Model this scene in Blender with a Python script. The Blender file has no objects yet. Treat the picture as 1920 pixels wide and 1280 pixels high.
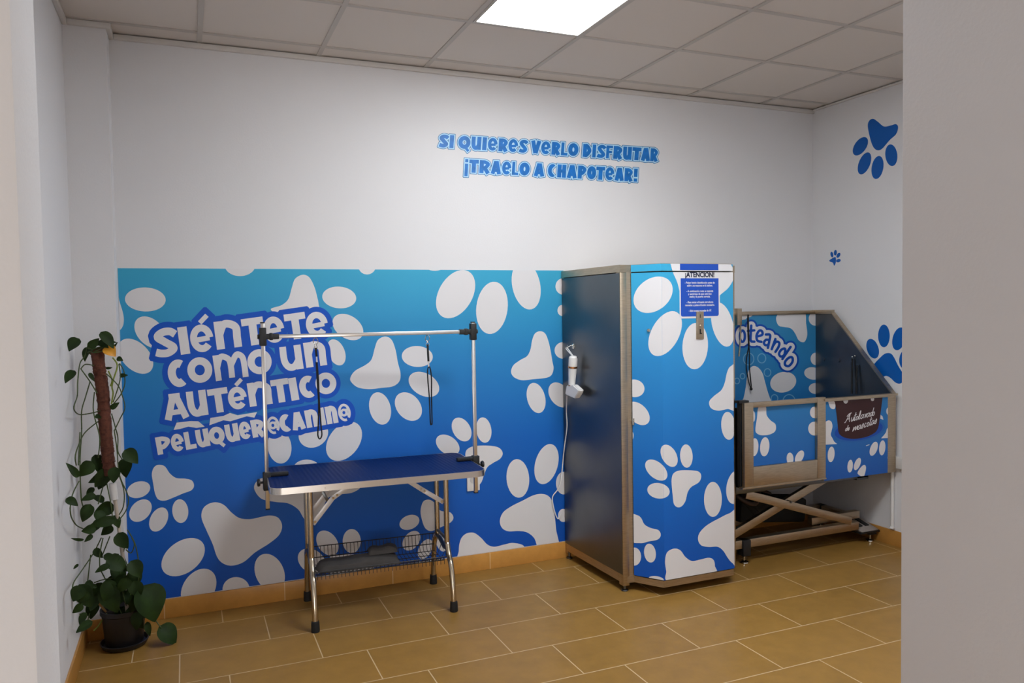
import bpy, bmesh, math, random
from mathutils import Vector, Matrix
from mathutils.geometry import delaunay_2d_cdt
import numpy as np

random.seed(7)
SC = bpy.context.scene
COL = SC.collection

# ------------------------------------------------------------------ camera
F_PX, YAW, PITCH, ROLL = 1461.57, 0.396263, 0.039768, -0.0164245
CAM = Vector((-1.91, -4.3638, 1.55957))
H = 2.9536            # ceiling height
XR = 2.2777           # right wall
XL = -2.40            # left wall
fwd = Vector((math.sin(YAW)*math.cos(PITCH), math.cos(YAW)*math.cos(PITCH), -math.sin(PITCH)))
r0 = Vector((math.cos(YAW), -math.sin(YAW), 0)); u0 = r0.cross(fwd)
rt = r0*math.cos(ROLL) + u0*math.sin(ROLL); up = -r0*math.sin(ROLL) + u0*math.cos(ROLL)
cam_d = bpy.data.cameras.new('camera'); cam = bpy.data.objects.new('camera', cam_d); COL.objects.link(cam)
cam_d.sensor_width = 36.0; cam_d.lens = F_PX/1920*36.0; cam_d.clip_start = 0.02
m3 = Matrix((rt, up, -fwd)).transposed()
cam.matrix_world = Matrix.Translation(CAM) @ m3.to_4x4()
SC.camera = cam

# ------------------------------------------------------------------ world, lights, exposure
SC.view_settings.view_transform = 'Standard'; SC.view_settings.look = 'None'
SC.view_settings.gamma = 1.0; SC.view_settings.use_curve_mapping = False
SC.view_settings.exposure = 0.0
# LED ceiling panels, the last two unseen and added to light the room: (column, row) in the 60 cm ceiling grid, strength
PANELS = [(-1, 1, 17.5), (-1, 3, 27.0), (0, 3, 29.0)]
LED_COLOUR = (0.915, 0.965, 1.0, 1)
REAR_FILL = 47.0
W = bpy.data.worlds.new('world'); SC.world = W; W.use_nodes = True
W.node_tree.nodes['Background'].inputs[0].default_value = (0.75, 0.85, 1.0, 1)
W.node_tree.nodes['Background'].inputs[1].default_value = 0.3
def area(name, loc, rot, sx, sy, power, col):
    l = bpy.data.lights.new(name, 'AREA'); l.shape = 'RECTANGLE'; l.size = sx; l.size_y = sy; l.energy = power; l.color = col
    o = bpy.data.objects.new(name, l); o.location = loc; o.rotation_euler = rot; COL.objects.link(o); return o
# added fill light low behind the camera, standing in for daylight
area('rear_fill_light', (-2.5, -6.9, .6), (math.radians(90), 0, 0), .85, 1.1, REAR_FILL, (1.0, 0.97, 0.93))

# ------------------------------------------------------------------ projection of photo points on real planes
def ray(px, py):
    return rt*((px-960)/F_PX) - up*((py-640)/F_PX) + fwd
def on_plane(px, py, O, n):
    d = ray(px, py); return CAM + d*((O-CAM).dot(n)/d.dot(n))
def at_y(px, py, Y): return on_plane(px, py, Vector((0, Y, 0)), Vector((0, 1, 0)))
def at_x(px, py, X): return on_plane(px, py, Vector((X, 0, 0)), Vector((1, 0, 0)))
def at_z(px, py, Z): return on_plane(px, py, Vector((0, 0, Z)), Vector((0, 0, 1)))

# ------------------------------------------------------------------ materials
def lin(c):
    c /= 255.0
    return c/12.92 if c <= 0.04045 else ((c+0.055)/1.055)**2.4
def rgb(r, g, b): return (lin(r), lin(g), lin(b), 1)
def mat(name, col, rough=0.5, metal=0.0, bump=0.0, bscale=200.0, var=0.0, vscale=8.0, spec=0.5, aniso=None, coat=0.0):
    m = bpy.data.materials.new(name); m.use_nodes = True
    nt = m.node_tree; b = nt.nodes['Principled BSDF']
    b.inputs['Base Color'].default_value = col; b.inputs['Roughness'].default_value = rough
    b.inputs['Metallic'].default_value = metal; b.inputs['Specular IOR Level'].default_value = spec
    b.inputs['Coat Weight'].default_value = coat
    tc = nt.nodes.new('ShaderNodeTexCoord')
    if var > 0:
        n = nt.nodes.new('ShaderNodeTexNoise'); n.inputs['Scale'].default_value = vscale; n.inputs['Detail'].default_value = 6
        if aniso:
            mp = nt.nodes.new('ShaderNodeMapping'); mp.inputs['Scale'].default_value = aniso
            nt.links.new(tc.outputs['Object'], mp.inputs[0]); nt.links.new(mp.outputs[0], n.inputs['Vector'])
        else: nt.links.new(tc.outputs['Object'], n.inputs['Vector'])
        r = nt.nodes.new('ShaderNodeValToRGB')
        r.color_ramp.elements[0].position = 0.3; r.color_ramp.elements[1].position = 0.7
        r.color_ramp.elements[0].color = tuple(c*(1-var) for c in col[:3]) + (1,)
        r.color_ramp.elements[1].color = tuple(min(1, c*(1+var)) for c in col[:3]) + (1,)
        nt.links.new(n.outputs['Fac'], r.inputs[0]); nt.links.new(r.outputs[0], b.inputs['Base Color'])
    if bump > 0:
        n2 = nt.nodes.new('ShaderNodeTexNoise'); n2.inputs['Scale'].default_value = bscale; n2.inputs['Detail'].default_value = 3
        nt.links.new(tc.outputs['Object'], n2.inputs['Vector'])
        bp = nt.nodes.new('ShaderNodeBump'); bp.inputs['Strength'].default_value = bump; bp.inputs['Distance'].default_value = 0.002
        nt.links.new(n2.outputs['Fac'], bp.inputs['Height']); nt.links.new(bp.outputs[0], b.inputs['Normal'])
    return m
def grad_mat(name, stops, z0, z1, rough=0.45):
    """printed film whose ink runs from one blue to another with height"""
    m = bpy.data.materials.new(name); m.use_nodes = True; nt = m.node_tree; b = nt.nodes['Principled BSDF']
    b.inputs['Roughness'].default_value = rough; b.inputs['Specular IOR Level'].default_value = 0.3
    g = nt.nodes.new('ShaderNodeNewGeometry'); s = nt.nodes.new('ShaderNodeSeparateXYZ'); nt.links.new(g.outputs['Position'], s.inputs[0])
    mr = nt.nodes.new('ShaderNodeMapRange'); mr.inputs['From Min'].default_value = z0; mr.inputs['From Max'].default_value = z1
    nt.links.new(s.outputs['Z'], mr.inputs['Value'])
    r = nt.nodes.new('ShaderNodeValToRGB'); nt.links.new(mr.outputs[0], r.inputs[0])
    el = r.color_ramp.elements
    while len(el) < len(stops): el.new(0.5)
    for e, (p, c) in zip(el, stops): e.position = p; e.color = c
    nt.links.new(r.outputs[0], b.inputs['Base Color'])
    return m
def emit_mat(name, col, strength):
    m = bpy.data.materials.new(name); m.use_nodes = True; b = m.node_tree.nodes['Principled BSDF']
    b.inputs['Base Color'].default_value = (0.8, 0.8, 0.8, 1)
    b.inputs['Emission Color'].default_value = col; b.inputs['Emission Strength'].default_value = strength
    return m
def tile_mat(name, w, h, x0, y0, stagger, col, grout, gw, axis='XY', rough=0.35, var=0.10):
    m = bpy.data.materials.new(name); m.use_nodes = True; nt = m.node_tree; b = nt.nodes['Principled BSDF']
    N = nt.nodes.new; L = nt.links.new
    g = N('ShaderNodeNewGeometry'); s = N('ShaderNodeSeparateXYZ'); L(g.outputs['Position'], s.inputs[0])
    def M(op, a, bb=None, c=None):
        n = N('ShaderNodeMath'); n.operation = op
        for i, v in enumerate((a, bb, c)):
            if v is None: continue
            if isinstance(v, (int, float)): n.inputs[i].default_value = v
            else: L(v, n.inputs[i])
        return n.outputs[0]
    X = s.outputs['XYZ'.index(axis[0])]; Y = s.outputs['XYZ'.index(axis[1])]
    v = M('DIVIDE', M('SUBTRACT', Y, y0), h); row = M('FLOOR', v); fv = M('SUBTRACT', v, row)
    uu = M('DIVIDE', M('SUBTRACT', M('SUBTRACT', X, x0), M('MULTIPLY', row, stagger)), w); cu = M('FLOOR', uu); fu = M('SUBTRACT', uu, cu)
    du = M('MULTIPLY', M('MINIMUM', fu, M('SUBTRACT', 1.0, fu)), w); dv = M('MULTIPLY', M('MINIMUM', fv, M('SUBTRACT', 1.0, fv)), h)
    d = M('MINIMUM', du, dv); mask = M('LESS_THAN', d, gw/2)
    wn = N('ShaderNodeTexWhiteNoise'); wn.noise_dimensions = '2D'
    cb = N('ShaderNodeCombineXYZ'); L(cu, cb.inputs[0]); L(row, cb.inputs[1]); L(cb.outputs[0], wn.inputs['Vector'])
    no = N('ShaderNodeTexNoise'); no.inputs['Scale'].default_value = 9; no.inputs['Detail'].default_value = 8; no.inputs['Roughness'].default_value = 0.65
    L(g.outputs['Position'], no.inputs['Vector'])
    k = M('ADD', M('MULTIPLY', M('SUBTRACT', no.outputs['Fac'], 0.5), 0.55), M('MULTIPLY', M('SUBTRACT', wn.outputs['Value'], 0.5), 0.12))
    k = M('ADD', 1.0, k)
    mx = N('ShaderNodeMix'); mx.data_type = 'RGBA'; mx.blend_type = 'MULTIPLY'; mx.inputs['Factor'].default_value = 1
    mx.inputs[6].default_value = col
    cc = N('ShaderNodeCombineColor'); [L(k, cc.inputs[i]) for i in range(3)]; L(cc.outputs[0], mx.inputs[7])
    m2 = N('ShaderNodeMix'); m2.data_type = 'RGBA'; L(mask, m2.inputs['Factor']); L(mx.outputs[2], m2.inputs[6]); m2.inputs[7].default_value = grout
    L(m2.outputs[2], b.inputs['Base Color'])
    b.inputs['Roughness'].default_value = rough; b.inputs['Specular IOR Level'].default_value = 0.35
    bp = N('ShaderNodeBump'); bp.inputs['Strength'].default_value = 0.35; bp.inputs['Distance'].default_value = 0.002
    L(M('SUBTRACT', 1.0, mask), bp.inputs['Height']); L(bp.outputs[0], b.inputs['Normal'])
    return m

WALL = mat('white_plaster', rgb(226, 225, 227), 0.85, bump=0.25, bscale=120, spec=0.2)
CEIL = mat('ceiling_tile', rgb(214, 206, 199), 0.95, bump=0.2, bscale=400, spec=0.1)
TBAR = mat('ceiling_bar', rgb(188, 182, 176), 0.6)
TRIM = mat('trim_white', rgb(212, 208, 204), 0.6)
FLOORM = tile_mat('floor_tile', 0.6, 0.3155, 0.02, -0.1855, -0.2, rgb(153, 115, 56), rgb(206, 178, 138), 0.005)
BASEM = tile_mat('skirting_tile', 0.6, 2.0, -0.255, -1.0, 0, rgb(198, 142, 70), rgb(222, 186, 138), 0.005, 'XZ')
BASEY = tile_mat('skirting_tile_side', 0.6, 2.0, -0.255, -1.0, 0, rgb(198, 142, 70), rgb(222, 186, 138), 0.005, 'YZ')
WHITE = mat('print_white', rgb(224, 222, 224), 0.5, spec=0.3)
MURAL = grad_mat('print_blue', [(0, rgb(16, 82, 184)), (0.4, rgb(26, 104, 194)), (0.7, rgb(42, 134, 198)), (1, rgb(60, 168, 206))], 0.1, 1.8)
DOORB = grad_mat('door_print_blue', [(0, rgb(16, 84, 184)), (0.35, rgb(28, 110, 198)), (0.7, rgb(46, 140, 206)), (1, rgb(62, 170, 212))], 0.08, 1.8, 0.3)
TUBB = grad_mat('bath_print_blue', [(0, rgb(28, 92, 180)), (0.5, rgb(46, 128, 192)), (1, rgb(52, 140, 190))], 0.5, 1.5, 0.3)
ROYAL = mat('print_royal', rgb(16, 84, 192), 0.45, spec=0.3)
PAWB = mat('decal_blue', rgb(10, 92, 178), 0.4, spec=0.3)
SLOGB = mat('slogan_blue', rgb(6, 112, 196), 0.45, var=0.18, vscale=25)
SLOGL = mat('slogan_pale', rgb(176, 220, 246), 0.45)
SLOGD = mat('slogan_edge', rgb(44, 110, 168), 0.45)
STEEL = mat('brushed_steel', rgb(186, 170, 148), 0.40, 1.0, var=0.12, vscale=6, aniso=(3, 3, 40), bump=0.03, bscale=300)
STEELD = mat('dark_steel_sheet', rgb(112, 114, 116), 0.36, 1.0, var=0.10, vscale=3)
ALU = mat('aluminium', rgb(220, 216, 212), 0.28, 1.0)
CHROME = mat('chrome', rgb(205, 200, 190), 0.14, 1.0)
LEGM = mat('nickel_tube', rgb(196, 182, 160), 0.22, 1.0)
BLACK = mat('black_plastic', rgb(24, 24, 26), 0.5, bump=0.05)
RUBBER = mat('black_rubber', rgb(20, 20, 21), 0.75)
CORD = mat('black_cord', rgb(16, 16, 18), 0.8)
WPL = mat('white_plastic', rgb(232, 230, 228), 0.35)
COPPER = mat('copper_ring', rgb(200, 140, 90), 0.25, 1.0)
NAVY = mat('navy_ink', rgb(28, 30, 62), 0.5)
SIGNB = mat('sign_blue', rgb(24, 78, 184), 0.4)
GREYC = mat('grey_cloth', rgb(74, 70, 68), 0.95, bump=0.4, bscale=350, var=0.12, vscale=30)
WIRE = mat('black_wire', rgb(26, 26, 30), 0.45)
BRACE = mat('brace_white', rgb(222, 220, 222), 0.4, 0.3)
def table_mat():
    m = mat('blue_ribbed_mat', rgb(3, 34, 90), 0.55, spec=0.12)
    nt = m.node_tree; b = nt.nodes['Principled BSDF']
    tc = nt.nodes.new('ShaderNodeTexCoord'); w = nt.nodes.new('ShaderNodeTexWave'); w.inputs['Scale'].default_value = 14; w.bands_direction = 'X'
    nt.links.new(tc.outputs['Object'], w.inputs[0])
    bp = nt.nodes.new('ShaderNodeBump'); bp.inputs['Strength'].default_value = 0.5; bp.inputs['Distance'].default_value = 0.003
    nt.links.new(w.outputs['Fac'], bp.inputs['Height']); nt.links.new(bp.outputs[0], b.inputs['Normal'])
    return m
TABLEM = table_mat()
LEAF = mat('leaf_green', rgb(32, 52, 13), 0.6, var=0.35, vscale=18, spec=0.25)
LEAFY = mat('leaf_yellow', rgb(216, 150, 34), 0.5, var=0.15, vscale=30)
VINE = mat('vine_green', rgb(62, 78, 34), 0.6, var=0.2, vscale=30)
VINEY = mat('vine_lime', rgb(126, 140, 50), 0.6)
COIR = mat('coir_brown', rgb(96, 54, 40), 0.95, bump=0.9, bscale=160, var=0.35, vscale=60)
SOIL = mat('soil', rgb(40, 30, 22), 1.0, bump=0.8, bscale=80)
POT = mat('black_pot', rgb(34, 32, 36), 0.45)
STICK = mat('cane', rgb(150, 112, 56), 0.6)
MAROON = mat('print_maroon', rgb(60, 30, 32), 0.4, spec=0.3)
INKB = mat('print_deep_blue', rgb(16, 78, 178), 0.4, spec=0.3)
INKM = mat('print_mid_blue', rgb(36, 104, 182), 0.4, spec=0.3)
INKL = mat('print_pale_ring', rgb(120, 180, 214), 0.4, spec=0.3)
# ------------------------------------------------------------------ mesh helpers
class MB:
    def __init__(s): s.bm = bmesh.new(); s.mi = 0
    def _fin(s, faces, smooth=False):
        for f in faces: f.material_index = s.mi; f.smooth = smooth
    def box(s, lo, hi, bev=0.0, M=None):
        lo = Vector(lo); hi = Vector(hi)
        r = bmesh.ops.create_cube(s.bm, size=1.0); vs = r['verts']
        for v in vs: v.co = Vector((lo.x+(v.co.x+.5)*(hi.x-lo.x), lo.y+(v.co.y+.5)*(hi.y-lo.y), lo.z+(v.co.z+.5)*(hi.z-lo.z)))
        es = list({e for v in vs for e in v.link_edges}); fs = list({f for v in vs for f in v.link_faces})
        s._fin(fs)
        if bev > 0:
            b = bmesh.ops.bevel(s.bm, geom=es, offset=bev, segments=2, affect='EDGES', profile=0.5)
            vs = list({v for f in b['faces'] for v in f.verts} | {v for v in vs if v.is_valid}); s._fin(b['faces'])
        if M is not None:
            for v in vs: v.co = M @ v.co
        return s
    def beam(s, p0, p1, w, h, upv=(0, 0, 1), bev=0.0):
        """rectangular bar from p0 to p1: w across, h along upv"""
        p0 = Vector(p0); p1 = Vector(p1); d = p1-p0; L = d.length; d.normalize()
        u = Vector(upv); x = d.cross(u).normalized(); u = x.cross(d).normalized()
        M = Matrix((d, x, u)).transposed().to_4x4(); M.translation = p0
        return s.box((0, -w/2, -h/2), (L, w/2, h/2), bev, M)
    def tube(s, pts, r, seg=10, closed=False, caps=True, smooth=True):
        pts = [Vector(p) for p in pts]; n = len(pts); rs = r if isinstance(r, (list, tuple)) else [r]*n
        rings = []; ref = None
        for i, p in enumerate(pts):
            if closed: t = pts[(i+1) % n]-pts[i-1]
            else: t = pts[min(i+1, n-1)]-pts[max(i-1, 0)]
            if t.length < 1e-9: t = Vector((0, 0, 1))
            t.normalize()
            if ref is None:
                ref = Vector((1, 0, 0)) if abs(t.x) < .8 else Vector((0, 1, 0))
            a = (ref-t*ref.dot(t))
            if a.length < 1e-6: a = t.orthogonal()
            a.normalize(); ref = a; b = t.cross(a)
            rings.append([s.bm.verts.new(p+(a*math.cos(2*math.pi*k/seg)+b*math.sin(2*math.pi*k/seg))*rs[i]) for k in range(seg)])
        fs = []
        for i in range(n if closed else n-1):
            A, B = rings[i], rings[(i+1) % n]
            for k in range(seg): fs.append(s.bm.faces.new((A[k], A[(k+1) % seg], B[(k+1) % seg], B[k])))
        s._fin(fs, smooth)
        if caps and not closed:
            s._fin([s.bm.faces.new(list(reversed(rings[0]))), s.bm.faces.new(rings[-1])])
        return s
    def cyl(s, p0, p1, r, r2=None, seg=16): return s.tube([p0, p1], [r, r if r2 is None else r2], seg)
    def lathe(s, prof, c=(0, 0, 0), seg=32, M=None):
        c = Vector(c); rings = []
        for (r, z) in prof:
            vs = []
            for k in range(seg):
                a = 2*math.pi*k/seg; p = Vector((r*math.cos(a), r*math.sin(a), z))
                if M is not None: p = M @ p
                vs.append(s.bm.verts.new(p+c))
            rings.append(vs)
        fs = []
        for A, B in zip(rings, rings[1:]):
            for k in range(seg): fs.append(s.bm.faces.new((A[k], A[(k+1) % seg], B[(k+1) % seg], B[k])))
        s._fin(fs, True)
        caps = []
        if prof[0][0] > 1e-5: caps.append(s.bm.faces.new(list(reversed(rings[0]))))
        if prof[-1][0] > 1e-5: caps.append(s.bm.faces.new(rings[-1]))
        s._fin(caps); return s
    def prism(s, poly, off):
        """closed solid: polygon (3-D points) pushed along off"""
        off = Vector(off); a = [s.bm.verts.new(p) for p in poly]; b = [s.bm.verts.new(Vector(p)+off) for p in poly]; n = len(a)
        fs = [s.bm.faces.new(list(reversed(a))), s.bm.faces.new(b)]
        for i in range(n): fs.append(s.bm.faces.new((a[i], a[(i+1) % n], b[(i+1) % n], b[i])))
        s._fin(fs); return s
    def face(s, pts):
        if len(pts) < 3: return s
        try: s._fin([s.bm.faces.new([s.bm.verts.new(p) for p in pts])])
        except ValueError: pass
        return s
    def ball(s, c, r, sc=(1, 1, 1), seg=12):
        c = Vector(c); q = bmesh.ops.create_uvsphere(s.bm, u_segments=seg, v_segments=max(6, seg//2), radius=r)
        for v in q['verts']: v.co = Vector((v.co.x*sc[0], v.co.y*sc[1], v.co.z*sc[2]))+c
        s._fin({f for v in q['verts'] for f in v.link_faces}, True); return s
    def build(s, name, mats, parent=None, label=None, keepn=False):
        if not isinstance(mats, (list, tuple)): mats = [mats]
        if not keepn: bmesh.ops.recalc_face_normals(s.bm, faces=s.bm.faces[:])
        org = world_loc(parent) if parent else Vector((0, 0, 0))
        if org.length: bmesh.ops.translate(s.bm, verts=s.bm.verts[:], vec=-org)
        me = bpy.data.meshes.new(name); s.bm.to_mesh(me); s.bm.free()
        for m in mats: me.materials.append(m)
        me.set_sharp_from_angle(angle=math.radians(38))
        o = bpy.data.objects.new(name, me); COL.objects.link(o)
        if parent: o.parent = parent
        if label: o['label'] = label
        return o
def world_loc(o):
    v = Vector((0, 0, 0))
    while o: v = v+o.location; o = o.parent
    return v
def tag(o, label, cat, group=None, kind=None):
    o['label'] = label; o['category'] = cat
    if group: o['group'] = group
    if kind: o['kind'] = kind
    return o
def thing(name, loc, label, cat, group=None):
    o = bpy.data.objects.new(name, None); COL.objects.link(o); o.location = loc; o.empty_display_size = 0.1
    return tag(o, label, cat, group)
def struct(mb, name, mats):
    o = mb.build(name, mats); o['kind'] = 'structure'; return o

def crom(pts, n=8, closed=False):
    """Catmull-Rom through the points"""
    P = [tuple(p) for p in pts]; out = []; N = len(P)
    rng = range(N) if closed else range(N-1)
    for i in rng:
        g = lambda k: P[k % N] if closed else P[min(max(k, 0), N-1)]
        p0, p1, p2, p3 = g(i-1), g(i), g(i+1), g(i+2)
        for j in range(n):
            t = j/n; t2 = t*t; t3 = t2*t
            out.append(tuple(0.5*((2*b)+(-a+c)*t+(2*a-5*b+4*c-d)*t2+(-a+3*b-3*c+d)*t3) for a, b, c, d in zip(p0, p1, p2, p3)))
    if not closed: out.append(P[-1])
    return out
def ell(cx, cy, rx, ry, ang=0, n=40):
    a = math.radians(ang); ca, sa = math.cos(a), math.sin(a); o = []
    for k in range(n):
        t = 2*math.pi*k/n; x, y = rx*math.cos(t), ry*math.sin(t); o.append((cx+x*ca-y*sa, cy+x*sa+y*ca))
    return o
def clip(poly, lo, hi):
    def half(P, ax, val, keep):
        out = []
        for i in range(len(P)):
            a, b = P[i-1], P[i]; ia, ib = keep(a[ax], val), keep(b[ax], val)
            if ia != ib:
                t = (val-a[ax])/(b[ax]-a[ax]); out.append((a[0]+(b[0]-a[0])*t, a[1]+(b[1]-a[1])*t))
            if ib: out.append(b)
        return out
    ge = lambda v, w: v >= w; le = lambda v, w: v <= w
    for ax in (0, 1):
        if poly: poly = half(poly, ax, lo[ax], ge)
        if poly: poly = half(poly, ax, hi[ax], le)
    return poly
class Face:
    """a flat printed surface: origin, direction along it, outward normal, printable rectangle"""
    def __init__(s, O, u, n, s0, s1, z0, z1):
        s.O = Vector(O); s.u = Vector(u).normalized(); s.n = Vector(n).normalized(); s.lo = (s0, z0); s.hi = (s1, z1)
        s.w = s.n.cross(s.u)
        if s.w.z < 0: s.w = -s.w
    def uv(s, px, py):
        p = on_plane(px, py, s.O, s.n)-s.O; return (p.dot(s.u), p.dot(s.w))
    def p3(s, q, h): return s.O+s.u*q[0]+s.w*q[1]+s.n*h
    def decal(s, mb, poly_px, h):
        q = clip([s.uv(*p) for p in poly_px], s.lo, s.hi)
        if len(q) >= 3: mb.face([s.p3(a, h) for a in q])
    def union(s, mb, polys_px, h):
        """one clean sheet covering all the (overlapping) polygons"""
        V = []; Fc = []
        for poly in polys_px:
            q = clip([s.uv(*p) for p in poly], s.lo, s.hi)
            if len(q) < 3: continue
            ar = sum(q[i-1][0]*q[i][1]-q[i][0]*q[i-1][1] for i in range(len(q)))
            if abs(ar) < 1e-9: continue
            if ar < 0: q = q[::-1]
            Fc.append(list(range(len(V), len(V)+len(q)))); V += [Vector(a) for a in q]
        if not Fc: return
        vo, _, fo, _, _, of = delaunay_2d_cdt(V, [], Fc, 0, 1e-6)
        P = np.array([(v[0], v[1]) for v in vo]); T3 = np.array([f[:3] for f in fo])
        cen = P[T3].mean(1); keep = np.zeros(len(fo), bool)
        for fc in Fc:                                  # every input polygon is convex
            q = np.array([V[i] for i in fc]); lo = q.min(0); hi = q.max(0)
            idx = np.where((cen[:, 0] >= lo[0]) & (cen[:, 0] <= hi[0]) & (cen[:, 1] >= lo[1]) & (cen[:, 1] <= hi[1]) & ~keep)[0]
            if len(idx) == 0: continue
            e = np.roll(q, -1, 0)-q; c = cen[idx]
            ins = np.all(e[None, :, 0]*(c[:, None, 1]-q[None, :, 1])-e[None, :, 1]*(c[:, None, 0]-q[None, :, 0]) >= -1e-10, axis=1)
            keep[idx[ins]] = True
        vs = [mb.bm.verts.new(s.p3(v, h)) for v in vo]; fs = []
        for f, o in zip(fo, keep):
            if o:
                try: fs.append(mb.bm.faces.new([vs[i] for i in f]))
                except ValueError: pass
        mb._fin(fs)
        bmesh.ops.delete(mb.bm, geom=[v for v in vs if not v.link_faces], context='VERTS')
def zm(ox, oy, k):
    """coordinates read in an enlarged crop of the photo -> photo pixels"""
    return lambda pts: [(ox+x*k, oy+y*k) for x, y in pts]

# ---- ribbons (strokes) for the lettering
def ribbon(pts, t, closed=False):
    """pieces (rectangles and joint wedges) of a stroke of width t"""
    k = t/2; out = []; seg = []
    n = len(pts)
    for i in range(n if closed else n-1):
        p, q = pts[i], pts[(i+1) % n]; dx, dy = q[0]-p[0], q[1]-p[1]; l = math.hypot(dx, dy)
        if l < 1e-9: continue
        nx, ny = -dy/l*k, dx/l*k; seg.append((p, q, nx, ny))
        out.append([(p[0]+nx, p[1]+ny), (q[0]+nx, q[1]+ny), (q[0]-nx, q[1]-ny), (p[0]-nx, p[1]-ny)])
    for i in range(0 if closed else 1, len(seg)):
        a, b = seg[i-1], seg[i]; P = b[0]
        for sg in (1, -1): out.append([P, (P[0]+sg*a[2], P[1]+sg*a[3]), (P[0]+sg*b[2], P[1]+sg*b[3])])
    return out
def arc(cx, cy, rx, ry, a0, a1, n=18):
    return [(cx+rx*math.cos(math.radians(a0+(a1-a0)*k/n)), cy+ry*math.sin(math.radians(a0+(a1-a0)*k/n))) for k in range(n+1)]
def glyph(c, w, t):
    """strokes (points, thickness, closed) of a heavy comic capital in a box w x 1"""
    a = t/2; S = []
    def st(p, th=t, closed=False, smooth=False, k=6):
        S.append((crom(p, k, closed) if smooth else p, th, closed))
    te = min(t, .25); b = te/2
    if c == 'S': st([(w-.04, .74), (w*.74, 1-a*.95), (w*.42, 1-a*.95), (a, .72), (w*.47, .52), (w-a, .29), (w*.58, a*.95), (w*.27, a*.95), (.03, .2)], t*.92, smooth=True)
    elif c == 'I': st([(w/2, 0), (w/2, 1)], w)
    elif c in 'eé':
        st([(b*1.4, .455), (w-te*.55, .485)], te*.75); st(arc(w/2, .5, w/2-b, .5-b, 0, 318, 26), te)
        if c == 'é': st([(w*.5, 1.06), (w*.85, 1.3)], .17)
    elif c == 'n': st([(a, 0), (a, 1)]); st([(a, .5), (w*.36, 1-a*1.05), (w*.62, 1-a), (w-a, .7), (w-a, .35), (w-a, 0)], t*.95, smooth=True)
    elif c == 'm':
        tm = .23; k = tm/2
        st([(k, 0), (k, 1)], tm); st([(k, .5), (w*.22, 1-k), (w*.36, 1-k), (w*.5, .68), (w*.5, .05)], tm, smooth=True)
        st([(w*.5, .5), (w*.7, 1-k), (w*.82, 1-k), (w-k, .68), (w-k, 0)], tm, smooth=True)
    elif c in 'uU': st([(a, 1), (a, .42), (w*.34, a), (w*.6, a), (w-a, .4)], t*.95, smooth=True); st([(w-a, 1), (w-a, 0)])
    elif c == 'T': st([(0, 1-a*.9), (w, 1-a*.9)], t*.9); st([(w/2, 0), (w/2, 1-a*.2)])
    elif c == 'C': st(arc(w*.54, .5, w*.54-a, .5-a, 58, 302, 24))
    elif c in 'Oo': st(arc(w/2, .5, w/2-a, .5-a, 0, 360, 32)[:-1], t, True)
    elif c == 'Q': st(arc(w/2, .5, w/2-a, .5-a, 0, 360, 32)[:-1], t, True); st([(w*.52, .2), (w*.88, -.16)], .2)
    elif c == 'A': st([(a*.85, 0), (w*.45, .92)], t*.92); st([(w-a*.85, 0), (w*.55, .92)], t*.92); st([(w*.25, .27), (w*.75, .27)], t*.7); st([(w*.27, .89), (w*.73, .89)], .22)
    elif c in 'PR':
        st([(a, 0), (a, 1)]); st([(a, 1-a*.9), (w*.5, 1-a*.9), (w-a, .7), (w*.5, .42), (a, .42)], t*.85, smooth=True)
        if c == 'R': st([(w*.45, .45), (w-a*.8, 0)], t*.95)
    elif c == 'D': st([(a, 0), (a, 1)]); st([(a, 1-a), (w*.45, 1-a), (w-a, .5), (w*.45, a), (a, a)], t*.95, smooth=True)
    elif c == 'L': st([(a, 0), (a, 1)]); st([(0, a*.9), (w, a*.9)], t*.9)
    elif c == 'F': st([(a, 0), (a, 1)]); st([(0, 1-a*.85), (w, 1-a*.85)], t*.85); st([(0, .5), (w*.9, .5)], t*.75)
    elif c == 'H': st([(a, 0), (a, 1)]); st([(w-a, 0), (w-a, 1)]); st([(a, .5), (w-a, .5)], t*.8)
    elif c == 'V': st([(a*.85, 1), (w*.48, .03)], t*.95); st([(w-a*.85, 1), (w*.52, .03)], t*.95)
    elif c == '!': st([(w*.5, 1), (w*.5, .36)], w); st([(w*.5, 0), (w*.5, .24)], w*.95)
    elif c == '¡': st([(w*.5, .66), (w*.5, -.3)], w); st([(w*.5, .78), (w*.5, 1.02)], w*.95)
    elif c == '@':
        st(arc(w/2, .5, w/2-.07, .43, -48, 285, 30), .14); st(arc(w*.46, .5, .15, .16, 0, 360, 16)[:-1], .13, True); st([(w*.46+.17, .7), (w*.46+.17, .33), (w-.1, .4)], .12)
    return S
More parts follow.
